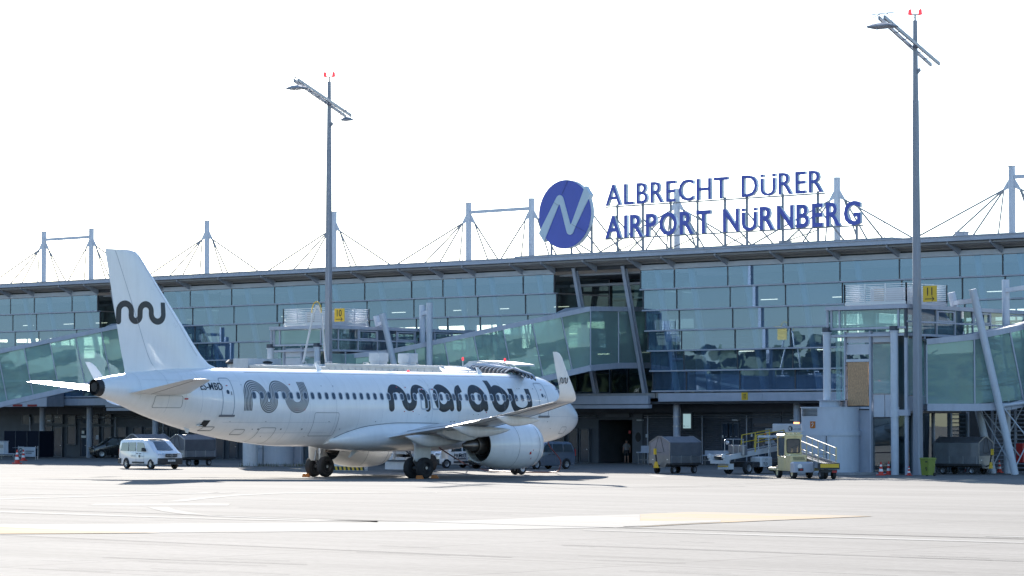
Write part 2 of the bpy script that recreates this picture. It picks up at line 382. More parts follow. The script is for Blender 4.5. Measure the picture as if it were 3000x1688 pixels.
gstrip('painted_band', K1([(0,215),(400,233),(800,244)]), K1([(0,250),(400,248),(800,244.5)]), M['paint_y'], lift=.011)
gstrip('painted_band', K2([(645,150),(900,139),(1400,150),(1810,160)]), K2([(645,214),(900,200),(1400,178),(1810,161)]), M['paint_y'], lift=.011)
gstrip('painted_line', K2([(560,189),(700,186),(900,184),(1050,182)]), K2([(560,214),(700,209),(900,197),(1050,190)]), M['paint'], lift=.016)
gstrip('painted_line', K2([(360,228),(1400,255),(2576,291)]), K2([(360,232),(1400,262),(2576,296)]), M['paint'])
gstrip('painted_line', K2([(2380,260),(2576,263)]), K2([(2380,262),(2576,267)]), M['paint'])
gline('painted_line', (1640,1431), (2330,1406.8), .22, M['paint']); gline('painted_line', (1863,1430), (2400,1410.6), .22, M['paint'])
gline('painted_line', (1907,1392), (1945,1399), .6, M['paint']); gline('painted_line', (2463,1397), (2486,1406), .3, M['paint'])
gline('painted_line', (2800,1404), (2960,1405), .4, M['paint'])
for p, q, wd in (((0,1491),(1500,1538.5),.10), ((1500,1538.5),(3000,1580),.13), ((0,1568.5),(990,1612),.05), ((990,1612),(1500,1634),.05), ((1645,1597.5),(3000,1646),.06), ((1640,1429),(3000,1450),.07), ((1330,1412),(1640,1430),.06), ((300,1634),(900,1655),.04), ((700,1487),(1500,1508),.05)):
    gline('ground_joint', p, q, wd, M['joint'], lift=.009)
random.seed(3)
for _ in range(26):
    x = random.uniform(0, 2700); y = random.uniform(1585, 1680); dx = random.uniform(80, 420)
    gline('hairline_crack', (x, y), (x+dx, y+dx*random.uniform(.028,.045)), random.uniform(.012,.03), M['joint'], 6, lift=.008)

# ================================================================== AIRCRAFT
AX, AY = -110.74, 132.15
jet = thing('passenger_jet', 'white twin engine passenger jet parked nose in at the terminal with dark livery lettering', 'aircraft', (AX, AY, 0))
def L(s, a, z): return Vector((s, -a, z))
SEC = [ # a, top, bottom, half width
 (0,3.42,3.2,.08),(.06,3.58,3.02,.28),(.2,3.75,2.84,.48),(.5,4.0,2.6,.75),(1.0,4.32,2.33,1.06),(1.6,4.72,2.12,1.33),(2.2,5.14,1.97,1.54),(2.9,5.52,1.87,1.72),(3.8,5.78,1.8,1.86),(5,5.88,1.76,1.94),(6.5,5.9,1.76,1.975),
 (23.4,5.9,1.76,1.975),(25,5.9,1.79,1.975),(26.4,5.9,1.9,1.96),(28.9,5.89,2.21,1.88),(31.3,5.86,2.65,1.66),(34.05,5.68,3.37,1.2),(36.1,5.45,4.05,.74),(36.9,5.31,4.27,.55),(37.5,5.2,4.43,.42)]
def pch(xs_, ys_):
    n = len(xs_); d = [(ys_[i+1]-ys_[i])/(xs_[i+1]-xs_[i]) for i in range(n-1)]; m = [d[0]]+[0 if d[i-1]*d[i] <= 0 else 2*d[i-1]*d[i]/(d[i-1]+d[i]) for i in range(1, n-1)]+[d[-1]]
    def f(x):
        x = min(max(x, xs_[0]), xs_[-1]); i = 0
        while i < n-2 and x > xs_[i+1]: i += 1
        h = xs_[i+1]-xs_[i]; t = (x-xs_[i])/h
        return (2*t**3-3*t*t+1)*ys_[i]+(t**3-2*t*t+t)*h*m[i]+(-2*t**3+3*t*t)*ys_[i+1]+(t**3-t*t)*h*m[i+1]
    return f
_a = [q[0] for q in SEC]; ztf = pch(_a, [q[1] for q in SEC]); zbf = pch(_a, [q[2] for q in SEC]); hwf = pch(_a, [q[3] for q in SEC])
def surf(a, z, side=1, off=.006):
    zt, zb, hw = ztf(a), zbf(a), hwf(a); zc, rh = (zt+zb)/2, (zt-zb)/2; q = max(-.985, min(.985, (z-zc)/rh))
    c = math.sqrt(1-q*q); n = Vector((c/hw, q/rh)).normalized()
    return L(side*(hw*c+off*n.x), a, zc+rh*q+off*n.y)
stations = sorted(set([0,.02,.06,.12,.2,.33,.5,.75,1,1.3,1.6,1.9,2.2,2.55,2.9,3.35,3.8,4.4,5,5.7,6.5]+[8+1.5*i for i in range(11)]+[23.4,24.2,25,25.7,26.4,27.2,28,28.9,29.7,30.5,31.3,32.2,33.1,34.05,34.8,35.5,36.1,36.5,36.9,37.2]))
fm = MB(); NS = 56
fm.loft([[L(hwf(a)*math.sin(2*math.pi*k/NS), a, (ztf(a)+zbf(a))/2+(ztf(a)-zbf(a))/2*math.cos(2*math.pi*k/NS)) for k in range(NS)] for a in stations], True)
fus = fm.build('fuselage', M['white'], jet)
m_ = MB(); m_.loft([[L(hwf(a)*1.002*math.sin(2*math.pi*k/32), a, (ztf(a)+zbf(a))/2+1.002*(ztf(a)-zbf(a))/2*math.cos(2*math.pi*k/32)) for k in range(32)] for a in (37.18,37.35,37.5)], True, caps=False)
m_.lathe([(0,.40),(.25,.36),(.3,0)], L(0,37.5,4.815), (0,1,0), 32); m_.build('tail_cone_exhaust', M['dark_metal'], jet)
m_ = MB(); m_.lathe([(0,.24),(.04,.24),(.05,0)], L(0,37.46,4.815), (0,-1,0), 20); m_.build('exhaust_opening', M['engine_dark'], jet)

def strip(path, wd, fn, cap0=True, cap1=True, m=None):
    """constant-width stroke along a 2-D path mapped by fn(u,v)"""
    m = m or MB(); P = [Vector(p) for p in path]; n = len(P); Lf = []; Rt = []; r = wd/2
    for i in range(n):
        t = (P[min(i+1,n-1)]-P[max(i-1,0)]).normalized(); nn = Vector((-t.y, t.x)); Lf.append(P[i]+nn*r); Rt.append(P[i]-nn*r)
    K = 3; rows = []
    for a, b in zip(Lf, Rt): rows.append([fn(*(a.lerp(b, k/K))) for k in range(K+1)])
    m.add([p for rw in rows for p in rw], [[i*(K+1)+k, (i+1)*(K+1)+k, (i+1)*(K+1)+k+1, i*(K+1)+k+1] for i in range(n-1) for k in range(K)])
    for on, i, j in ((cap0, 0, 1), (cap1, n-1, n-2)):
        if on:
            t = (P[i]-P[j]).normalized(); nn = Vector((-t.y, t.x)); c = fn(*P[i]); arc = [fn(*(P[i]+nn*r*math.cos(q)+t*r*math.sin(q))) for q in [math.pi*k/10 for k in range(11)]]
            m.add([c]+arc, [[0, k, k+1] for k in range(1, 11)])
    return m
def arc(c, rx, rz, t0, t1, n=18): return [(c[0]+rx*math.cos(t0+(t1-t0)*i/n), c[1]+rz*math.sin(t0+(t1-t0)*i/n)) for i in range(n+1)]
def line(p, q, n=8): return [(p[0]+(q[0]-p[0])*i/n, p[1]+(q[1]-p[1])*i/n) for i in range(n+1)]
def wave(us, zt, zb, z0, z1, off=0.0, n=20):
    """arch, trough, arch, trough ... through the stems at us; off shifts sideways (parallel line)"""
    pts = [(us[0]-off, z0)]; up = True
    for i in range(len(us)-1):
        c = (us[i]+us[i+1])/2; r = (us[i+1]-us[i])/2
        if up: rr = r+off; cz = zt-r; pts += arc((c, cz), rr, rr, math.pi, 0, n)
        else: rr = r-off; cz = zb+r; pts += arc((c, cz), rr, rr, math.pi, 2*math.pi, n)
        up = not up
    pts.append((pts[-1][0], z1))
    out = [pts[0]]
    for p in pts[1:]:
        q = out[-1]; d = math.hypot(p[0]-q[0], p[1]-q[1])
        if d > .3: out += line(q, p, int(d/.12)+1)[1:]
        elif d > 1e-4: out.append(p)
    return out
sfn = lambda u, v: surf(-u, v)                                    # u = -a so that it grows towards the nose
def pa(px, py, s=1.95): return -(AY-FX(px, py, AX+s).y)
# livery: striped wave, company lettering, registration
us = [pa(x, 1164) for x in (730.3,774.5,803.1,846.6,895)]
for k in range(6):
    strip(wave(us, 4.98, 3.82, 3.66, 5.2, (k-2.5)*.098), .056, sfn, False, False).build('livery_stripe', M['livery'], jet)
SW = .44
us = [pa(x, 1166) for x in (1147,1186,1214,1253)]
m_ = strip(wave(us, 4.93, 3.90, 3.86, 3.86), SW, sfn); m_.build('livery_letter', M['livery'], jet)
def ring(cx, m): return strip(arc((cx, 4.41), .55, .56, 0, 2*math.pi, 40), SW, sfn, False, False, m)
for px in (1300, 1400.5):
    cx = pa(px, 1166); m_ = ring(cx, MB()); strip(line((cx+.6, 4.4), (cx+.66, 3.86)), SW*.86, sfn, False, True, m_); m_.build('livery_letter', M['livery'], jet)
cx = pa(1344, 1166); m_ = strip(line((cx, 3.86), (cx, 4.6))+arc((cx+.45, 4.6), .45, .36, math.pi, math.pi*.5, 10)[1:], SW*.92, sfn, True, False); m_.build('livery_letter', M['livery'], jet)
cx = pa(1467, 1166); m_ = ring(cx, MB()); strip(line((cx-.62, 4.3), (cx-.6, 5.45), 14), SW*.92, sfn, False, False, m_); m_.build('livery_letter', M['livery'], jet)
u0, u1 = pa(1504, 1166), pa(1553, 1166); rr = (u1-u0)/2
m_ = strip(line((u0, 5.0), (u0, 4.2))+arc(((u0+u1)/2, 4.2), rr, .5, math.pi, 2*math.pi, 18)[1:]+line((u1, 4.2), (u1, 5.0))[1:], SW*.92, sfn, False, False); m_.build('livery_letter', M['livery'], jet)
ur = pa(590, 1133, 1.6)
text_mb('ES-MBD', .36, lambda u, v, w: surf(-(ur+u), 4.72+v, 1, .022), bold=.012, width=pa(651,1133,1.6)-ur).build('registration_text', M['livery'], jet)
# cabin windows
def rrect(c, hw_, hh, r, n=5):
    return [p for cx, cz, t in ((hw_-r, hh-r, 0), (-hw_+r, hh-r, 1), (-hw_+r, -hh+r, 2), (hw_-r, -hh+r, 3)) for p in [(c[0]+cx+r*math.cos(math.pi/2*(t+i/n)), c[1]+cz+r*math.sin(math.pi/2*(t+i/n))) for i in range(n+1)]]
def patch(poly, fn):
    n = len(poly); c = (sum(p[0] for p in poly)/n, sum(p[1] for p in poly)/n); return MB().add([fn(*c)]+[fn(*p) for p in poly], [[0, i+1, (i+1) % n+1] for i in range(n)])
a = 28.2; k = 0
while a > 6.2:
    for side in (1, -1):
        wm = patch(rrect((-a, 4.47), .155, .215, .13), lambda u, v: surf(-u, v, side, .010)); fo = wm.build('window_frame', M['awinframe'], jet)
        patch(rrect((-a, 4.465), .115, .17, .1), lambda u, v: surf(-u, v, side, .014)).build('window_pane', M['awin'], fo)
    a -= .533; k += 1
# doors
def outline(c, hw_, hh, r, wd, name, m, par=jet, sd_=1):
    p = rrect(c, hw_, hh, r, 6); p2 = []
    for i in range(len(p)): p2 += line(p[i], p[(i+1) % len(p)], 6)[:-1]
    p2.append(p2[0]); p2.append(p2[1])
    return strip(p2, wd, lambda u, v: surf(-u, v, sd_, .009), False, False).build(name, m, par)
for ac, wd_ in ((29.95, .37), (4.98, .40)):
    d = outline((-ac, 4.36), wd_, .98, .16, .05, 'cabin_door', M['dline'])
    patch(rrect((-ac, 4.62), .09, .11, .08), lambda u, v: surf(-u, v, 1, .012)).build('door_window', M['awin'], d)
    patch(rrect((-ac+.22, 4.55), .03, .1, .03), lambda u, v: surf(-u, v, 1, .012)).build('door_handle', M['aline'], d)
    patch(rrect((-ac+.02, 4.95), .06, .025, .02), lambda u, v: surf(-u, v, 1, .012)).build('warning_label', M['red'], d)
    strip(line((-ac-wd_-.08, 3.40), (-ac+wd_+.08, 3.40)), .11, lambda u, v: surf(-u, v, 1, .03), True, True).build('door_sill', M['aline'], d)
for px in (1244, 1275):
    d = outline((pa(px, 1165), 4.35), .29, .56, .14, .085, 'overwing_exit', M['awinframe'])
    patch(rrect((pa(px,1165), 4.89), .06, .03, .02), lambda u, v: surf(-u, v, 1, .014)).build('warning_label', M['red'], d)
for c, hw_, hh in (((-22.9, 2.95), .92, .62), ((-26.9, 2.35), .55, .42), ((-8.2, 2.9), .92, .62), ((-28.7, 2.55), .35, .14), ((-33.6, 4.1), .8, .3), ((-2.6, 2.6), .3, .2), ((-20.6,2.3), .4, .2)):
    outline(c, hw_, hh, .1, .022, 'cargo_door', M['aline'])
m_ = MB()
for z, a0, a1 in ((5.68, 7, 28), (5.66, 5, 7)): strip(line((-a0, z), (-a1, z), 40), .018, lambda u, v: surf(-u, v, 1, .007), False, False, m_)
for ac in (8.5, 14.6, 22.2, 25.6, 31.6, 33.6): strip([(-ac, 5.75-i*(3.75 if ac < 26 else 2.2)/30) for i in range(31)], .012, lambda u, v: surf(-u, max(v, zbf(-u)+.1), 1, .007), False, False, m_)
for ac in (10.6,12.4,16.6,18.6,20.4,24.2,27.2,28.9,32.6,35.2): strip([(-ac, 5.75-i*(3.75 if ac < 26 else 2.2 if ac < 34 else 1.5)/30) for i in range(31)], .007, lambda u, v: surf(-u, max(v, zbf(-u)+.1), 1, .007), False, False, m_)
for z, a0, a1 in ((3.05,22.5,30),(2.5,22.5,27.5),(5.2,29,35),(3.4,2.2,4.4),(5.2,1.9,4.4)): strip(line((-a0, z), (-a1, z), 40), .009, lambda u, v: surf(-u, v, 1, .007), False, False, m_)
m_.build('skin_joint', M['dline'], jet)
m_ = MB()
for a_, z_, w_, h_ in ((25.4,5.05,.10,.05),(25.2,3.72,.10,.05),(24.6,3.72,.08,.05),(17.2,4.98,.09,.05),(16.5,4.98,.09,.05),(16.9,3.66,.09,.05),(16.2,3.66,.09,.05),(32.6,4.25,.22,.07),(10.3,4.95,.09,.05),(10.1,3.62,.09,.05),(4.0,4.05,.1,.06)): m_.add([surf(a_+sx*w_/2, z_+sz*h_/2, 1, .016) for sx, sz in ((-1,-1),(1,-1),(1,1),(-1,1))], [[0,1,2,3]])
o_ = m_.build('red_stencils', M['red'], jet); o_['kind'] = 'stuff'
m_ = MB()
for k in range(46):
    a_, z_ = random.uniform(3, 34), random.choice((2.3,2.7,3.1,3.5,5.0)); z_ = max(z_, zbf(a_)+.35); r_ = random.uniform(.02,.05); m_.add([surf(a_+sx*r_, z_+sz*r_*.7, 1, .015) for sx, sz in ((-1,-1),(1,-1),(1,1),(-1,1))], [[0,1,2,3]])
o_ = m_.build('grey_stencils', M['aline'], jet); o_['kind'] = 'stuff'
# access panels under the rear
patch(rrect((-31.0, 3.0), .2, .16, .02), lambda u, v: surf(-u, v, 1, .012)).build('outflow_vent', M['void'], jet)
outline((-30.6, 2.72), .3, .1, .03, .03, 'access_panel', M['aline'])
m_ = MB(); m_.bar(surf(31.2,2.86,1,.0), surf(31.2,2.86,1,.0)+Vector((.2,-.1,.02)), .3, .03); m_.build('vent_flap', M['white_dirty'], jet)
# cockpit glazing
for side in (1, -1):
    for q in ([(-1.75,4.28),(-1.55,4.62),(-2.35,5.05),(-2.55,4.42)], [(-2.62,4.42),(-2.42,5.06),(-3.0,5.2),(-3.2,4.55)], [(-1.68,4.3),(-1.2,4.2),(-1.3,4.42),(-1.5,4.6)]):
        patch([p for i in range(len(q)) for p in line(q[i], q[(i+1) % len(q)], 4)[:-1]], lambda u, v: surf(-u, v, side, .012)).build('cockpit_window', M['awin'], jet)
# belly fairing
BF = pch([9.6,10.4,11.4,13,17,19.5,21,21.9], [1.0,1.55,1.92,2.12,2.14,2.05,1.75,1.15]); BT = pch([9.6,10.4,11.4,13,17,19.5,21,21.9], [2.2,2.6,3.0,3.25,3.3,3.1,2.7,2.25]); BB = pch([9.6,10.4,11.4,13,17,19.5,21,21.9], [1.85,1.7,1.55,1.44,1.44,1.5,1.66,1.85])
def bring(a, e=1.0, n=40):
    w_, t, b = BF(a)*e, BT(a), BB(a); zc = (t+b)/2; rh = (t-b)/2*e
    return [L(w_*math.copysign(abs(math.sin(q))**.62, math.sin(q)), a, zc+rh*math.copysign(abs(math.cos(q))**.8, math.cos(q))) for q in [2*math.pi*k/n for k in range(n)]]
m_ = MB(); m_.loft([bring(9.6+12.3*i/40) for i in range(41)]); bfo = m_.build('belly_fairing', M['white'], jet)
seam = []
for i in range(60):                                    # where the fairing emerges from the fuselage skin
    a = 9.9+11.8*i/59; rg = bring(a, 1, 400); zt, zb, hw = ztf(a), zbf(a), hwf(a); zc, rh = (zt+zb)/2, (zt-zb)/2
    for p in rg[:200]:
        if (p.x/hw)**2+((p.z-zc)/rh)**2 > 1.0: seam.append(Vector((p.x+.012, p.y, p.z+.008))); break
m_ = MB(); m_.path(seam, .017, 5); m_.build('fairing_seam', M['aline'], bfo)

# ---- flying surfaces
FOIL = [(1,0.0015),(.9,.16),(.75,.36),(.6,.55),(.45,.70),(.3,.75),(.18,.66),(.08,.47),(.02,.24),(0,0)]
def airfoil(tc): # closed ring: upper TE->LE then lower LE->TE ; t relative
    up = [(x, y*tc*.72) for x, y in FOIL]; lo = [(x, -y*tc*.5) for x, y in FOIL[::-1][1:]]
    return up+lo
def lifting(secs, side=1):
    """secs: (spanvec yz point at LE (s,z)), a_LE, a_TE, tc, twist dz, normal (s,z)"""
    rings = []
    for s, z, al, at, tc, tw, nv in secs:
        c = at-al; rings.append([L(side*(s+y*c*nv[0]), al+x*c, z+y*c*nv[1]-tw*x) for x, y in airfoil(tc)])
    return rings
wing = [(1.2,2.55,11.6,18.2,.16,.42,(0,1)),(2.1,2.62,12.1,18.3,.155,.40,(0,1)),(4.2,2.76,13.2,18.6,.14,.28,(0,1)),(6.4,2.93,14.35,18.95,.125,.22,(0,1)),(9.5,3.2,16.0,19.65,.115,.12,(0,1)),(13,3.62,17.85,20.55,.11,.06,(0,1)),(16.6,4.1,19.85,21.5,.11,.04,(0,1))]
shk = [(16.6,4.1,19.85,21.5,.11,.04,(0,1)),(16.95,4.16,20.1,21.6,.10,.03,(-.2,.98)),(17.25,4.3,20.4,21.75,.09,.02,(-.6,.8)),(17.43,4.55,20.7,21.9,.09,0,(-.88,.47)),(17.53,4.95,21.05,22.1,.085,0,(-.98,.2)),(17.65,5.6,21.6,22.45,.08,0,(-.99,.14)),(17.8,6.3,22.15,22.8,.08,0,(-.99,.14)),(17.84,6.5,22.4,22.9,.08,0,(-.99,.14)),(17.85,6.57,22.62,22.92,.06,0,(-.99,.14))]
for side in (1, -1):
    m_ = MB(); m_.loft(lifting(wing, side)); wo = m_.build('wing', M['white_dirty'], jet)
    m_ = MB(); m_.loft(lifting(shk, side)); so_ = m_.build('sharklet', M['white'], jet)
    # flap split line, aileron line and slat line on the skins
    m_ = MB()
    for (f0, f1, fr) in ((1, 5, .76), (5, 6, .78), (1, 6, .13)):
        pts = []
        for i in range(f0, f1+1):
            s, z, al, at, tc, tw, nv = wing[i]; c = at-al; y = .36*tc*.72*c if fr > .5 else .6*tc*.72*c; pts.append(L(side*s, al+fr*c, z+y-tw*fr+.006))
        m_.path(pts, .012, 4)
        pts = []
        for i in range(f0, f1+1):
            s, z, al, at, tc, tw, nv = wing[i]; c = at-al; y = -.35*tc*.5*c if fr > .5 else -.58*tc*.5*c; pts.append(L(side*s, al+fr*c, z+y-tw*fr-.004))
        m_.path(pts, .014, 4)
    m_.build('flap_gap', M['aline'], wo)
    # flap track fairings: canoes below the wing
    for s0, a0, a1, zt, wd_, hh in ((5.0,15.0,20.05,2.30,.20,.34),(8.7,15.7,20.35,2.78,.19,.31),(12.5,17.6,21.15,3.32,.17,.27)):
        rings = []
        for i in range(15):
            t = i/14; rr = (math.sin(math.pi*min(1, t*1.25)**.7*.5) if t < .62 else (1-((t-.62)/.38)**1.7))
            rr = max(.03, rr); zc = zt-.06-.13*hh*(1-t)-hh*.55*rr+(.16*(t-.55) if t > .55 else 0)
            rings.append([L(side*(s0+wd_*rr*math.cos(2*math.pi*k/16)), a0+(a1-a0)*t, zc+hh*rr*math.sin(2*math.pi*k/16)) for k in range(16)])
        MB().loft(rings).build('flap_track_fairing', M['white_dirty'], wo)
    # engine
    ey, ez = 5.75, 1.80; EO = 1.0                     # nacelle shifted aft by this, from its pixel position in the image
    prof = [(13.95,.90),(13.2,1.0),(12.4,1.05),(11.6,1.05),(10.6,.98),(10.1,1.0),(9.86,1.07),(9.8,1.13),(9.86,1.19),(10.1,1.255),(10.6,1.31),(11.4,1.345),(12.2,1.325),(13.0,1.22),(13.6,1.09),(14.02,.955),(13.95,.90)]
    nc = MB(); nc.lathe([(t, r) for t, r in prof], L(side*ey, EO, ez), (0,-1,0), 48); no_ = nc.build('engine_cowling', M['white'], jet)
    m_ = MB()
    for t, r in ((10.3,1.286),(12.05,1.335)): m_.lathe([(t-.012, r+.003),(t+.012, r+.003)], L(side*ey,EO,ez), (0,-1,0), 48)
    m_.build('cowling_joint', M['aline'], no_)
    m_ = MB(); m_.lathe([(11.0,.3),(11.05,1.0),(13.3,.99),(13.31,.75)], L(side*ey,EO,ez), (0,-1,0), 32); m_.lathe([(13.2,.98),(13.2,.62)], L(side*ey,EO,ez), (0,-1,0), 32); m_.build('fan_duct', M['engine_dark'], no_)
    m_ = MB(); m_.lathe([(11.0,.78),(13.3,.76),(14.0,.69),(14.5,.60),(14.52,.56),(14.3,.54)], L(side*ey,EO-.85,ez), (0,-1,0), 32); m_.build('core_cowl', M['dark_metal'], no_)
    m_ = MB(); m_.lathe([(14.2,.52),(14.9,.47),(15.15,.44),(15.16,.40),(14.9,.39)], L(side*ey,EO-.85,ez), (0,-1,0), 32); m_.build('core_nozzle', M['engine_hot'], no_)
    m_ = MB(); m_.lathe([(14.5,.36),(15.2,.33),(15.7,.25),(16.05,.13),(16.12,0)], L(side*ey,EO-.85,ez), (0,-1,0), 24); m_.build('exhaust_plug', M['engine_hot'], no_)
    m_ = MB(); 
    m_.lathe([(10.35,0),(10.5,.12),(10.8,.28),(10.95,.32)], L(side*ey,EO,ez), (0,-1,0), 24)
    for k in range(18):
        q = 2*math.pi*k/18; c, s_ = math.cos(q), math.sin(q); p0 = L(side*ey+.3*c, 10.9+EO, ez+.3*s_); p1 = L(side*ey+1.0*c-.06*s_, 11.02+EO, ez+1.0*s_+.06*c)
        m_.bar(p0, p1, .2, .02, up=(0,1,0))
    m_.build('fan', M['dark_metal'], no_)
    poly = [(10.7,3.02),(11.6,3.34),(13.0,3.36),(14.6,3.05),(16.9,2.75),(17.2,2.45),(16.4,2.15),(15.4,2.02),(14.6,2.1),(13.7,2.4),(12.9,2.75),(11.8,3.0)]
    m_ = MB(); m_.prism(poly, lambda u, v, t: L(side*ey+t, u+EO, v), -.2, .2); po = m_.build('engine_pylon', M['white_dirty'], jet, bevel=.04)
    m_ = MB(); m_.prism([(13.2,2.9),(15.1,2.65),(15.3,2.4),(14.6,2.25),(13.6,2.5)], lambda u, v, t: L(side*(ey)+t, u+EO, v), -.203, .203); m_.build('pylon_heat_panel', M['dark_metal'], po); m_ = MB(); m_.lathe([(.204,.0),(.212,.13),(.213,0)], L(side*ey,14.05+EO,2.62), (side,0,0), 20); m_.build('pylon_vent', M['white'], po)
    # strake and stencils on the cowling
    m_ = MB(); m_.add([L(side*(ey-1.0),11.2+EO,ez+.83),L(side*(ey-1.0),12.2+EO,ez+.83),L(side*(ey-1.22),12.2+EO,ez+1.12),L(side*(ey-1.18),11.5+EO,ez+1.05)],[[0,1,2,3]]) ; m_.build('cowling_strake', M['white'], no_)
    def cow(t, ang, off=.008):
        r = 1.33 if t > 10.8 else 1.30
        return L(side*ey+side*(r+off)*math.cos(ang), t+EO, ez+(r+off)*math.sin(ang))
    m_ = MB(); m_.add([cow(10.86,-.62),cow(10.90,-.62),cow(10.90,-.18),cow(10.86,-.18)],[[0,1,2,3]])
    m_.add([cow(10.98,-.38),cow(11.16,-.40),cow(11.16,-.30),cow(11.05,-.26)],[[0,1,2,3]]); m_.build('warning_stencil', M['red'], no_)
    # horizontal stabiliser
    st = [(.3,4.50,31.6,35.75,.10,.0,(0,1)),(1.2,4.56,32.1,35.9,.10,0,(0,1)),(3.8,4.87,33.75,36.35,.09,0,(0,1)),(5.9,5.12,35.05,36.72,.085,0,(0,1)),(6.15,5.15,35.35,36.74,.07,0,(0,1)),(6.23,5.16,35.75,36.72,.05,0,(0,1))]
    m_ = MB(); m_.loft(lifting(st, side)); to = m_.build('tailplane', M['white_dirty'], jet)
    m_ = MB(); pts = []
    for s, z, al, at, tc, tw, nv in st[1:4]: pts.append((s, z, al+.7*(at-al), at-al, tc))
    m_.path([L(side*s, a_, z+.4*tc*.72*c+.004) for s, z, a_, c, tc in pts], .011, 4); m_.path([L(side*s, a_, z-.42*tc*.5*c-.004) for s, z, a_, c, tc in pts], .014, 4); m_.build('elevator_gap', M['aline'], to)
    # main landing gear
    gr = MB(); gy = side*3.795
    gr.tube(L(gy,17.6,2.55), L(gy,17.7,1.25), .14, .14, 16); gr.tube(L(gy,17.7,1.3), L(gy,17.71,.58), .09, .09, 14); gr.tube(L(gy,17.0,2.4), L(gy,17.62,1.35), .05, .05, 8); gr.tube(L(gy-.7*side,17.65,2.3), L(gy,17.7,1.5), .06, .06, 8)
    gr.bar(L(gy,17.98,1.5), L(gy,18.05,.95), .06, .1); gr.bar(L(gy,18.05,.95), L(gy,17.75,.6), .06, .1); gr.tube(L(gy-.62,17.71,.58), L(gy+.62,17.71,.58), .08, .08, 12)
    for q in range(5): gr.tube(L(gy+.12,17.5+.06*q,2.4-.05*q), L(gy+.1,17.62+.03*q,.95), .014, .014, 5)
    go = gr.build('main_landing_gear', M['steel'], jet)
    m_ = MB(); m_.prism([(17.02,2.45),(18.3,2.5),(18.3,1.05),(18.15,.92),(17.2,.92),(17.02,1.1)], lambda u, v, t: L(gy+side*(.24+.06*(v-1))+t, u, v), -.02, .02); m_.build('gear_door', M['white_dirty'], go)
    for ws in (-.46, .46):
        c = L(gy+ws, 17.71, .575); ax = (1 if ws > 0 else -1, 0, 0)
        tm = MB(); tm.lathe([(-.2,.30),(-.2,.46),(-.17,.53),(-.1,.568),(0,.578),(.1,.568),(.17,.53),(.2,.46),(.19,.30)], c, ax, 36); wob = tm.build('wheel', M['tyre'], go)
        rm = MB(); rm.lathe([(.19,.30),(.14,.27),(.07,.22),(.09,.12),(.14,.10),(.15,0)], c, ax, 24); rm.lathe([(-.19,.30),(-.1,.2),(-.1,0)], c, ax, 24)
        rm.build('rim', M['dark_metal'], wob)
# nose gear
gr = MB(); gr.tube(L(0,4.9,2.1), L(0,5.07,.38), .09, .07, 14); gr.tube(L(-.4,5.07,.38), L(.4,5.07,.38), .05, .05, 10); gr.tube(L(0,4.0,1.9), L(0,5.0,1.1), .05, .05, 8)
go = gr.build('nose_landing_gear', M['steel'], jet)
for ws in (-.25, .25):
    c = L(ws, 5.07, .375); ax = (1 if ws > 0 else -1, 0, 0); tm = MB(); tm.lathe([(-.11,.2),(-.11,.3),(-.07,.36),(0,.378),(.07,.36),(.11,.3),(.1,.2)], c, ax, 28); wob = tm.build('wheel', M['tyre'], go)
    rm = MB(); rm.lathe([(.1,.2),(.06,.17),(.07,0)], c, ax, 20); rm.build('rim', M['gsewhite'], wob)
for side in (1, -1): m_ = MB(); m_.box(L(side*.45-.02,4.3,1.75), L(side*.45+.02,5.4,1.1)); m_.build('gear_door', M['white_dirty'], go)
# fin and rudder
fin = [ (5.3,28.2,35.45),(5.75,28.75,35.5),(5.95,29.3,35.55),(6.1,29.72,35.58),(6.5,30.22,35.7),(7.2,30.85,35.86),(8,31.5,36.03),(9.85,33.08,36.42),(11.2,34.22,36.72),(11.55,34.52,36.80),(11.74,34.78,36.83),(11.82,35.15,36.84)]
def fhalf(z, a):
    i = 0
    while i < len(fin)-2 and z > fin[i+1][0]: i += 1
    t = (z-fin[i][0])/(fin[i+1][0]-fin[i][0]); al = fin[i][1]+(fin[i+1][1]-fin[i][1])*t; at = fin[i][2]+(fin[i+1][2]-fin[i][2])*t
    x = max(0, min(1, (a-al)/(at-al))); tc = min(.11, .52/(at-al))
    for (x1, y1), (x0, y0) in zip(FOIL, FOIL[1:]):
        if x0 <= x <= x1: return (y0+(y1-y0)*(x-x0)/(x1-x0))*tc*.62*(at-al)
    return 0
def fsec(x0, x1, name):
    rings = []
    xs_ = [x0+(x1-x0)*i/14 for i in range(15)]
    for z, al, at in fin:
        c = at-al; up = [(L(fhalf(z, al+x*c), al+x*c, z)) for x in xs_[::-1]]; lo = [L(-fhalf(z, al+x*c), al+x*c, z) for x in xs_[(1 if x0 == 0 else 0):]]
        rings.append(up+lo)
    return MB().loft(rings).build(name, M['white'], jet)
fo = fsec(0, .70, 'tail_fin'); ro = fsec(.702, 1, 'rudder')
m_ = MB(); m_.path([L(fhalf(z, al+.7*(at-al))+.003, al+.7*(at-al), z) for z, al, at in fin[2:11]], .014, 4); m_.path([L(fhalf(z, al+.08*(at-al))+.0, al+.08*(at-al), z) for z, al, at in fin[4:10]], .008, 4); m_.build('rudder_gap', M['dline'], fo)
ffn = lambda u, v: L(fhalf(v, -u)+.012, -u, v)
PXF = lambda x, y: (pa(330+x/13.56, 870+y/13.56, .2), FX(330+x/13.56, 870+y/13.56, AX+.2).z)
us = [PXF(x, 600)[0] for x in (325,790,1115,1535,2010)]
zt_, zb_ = PXF(600,262)[1], PXF(950,955)[1]
strip(wave(us, zt_, zb_, PXF(325,960)[1], PXF(2000,225)[1]), PXF(420,600)[0]-PXF(230,600)[0], ffn, True, False).build('tail_emblem', M['livery'], jet)
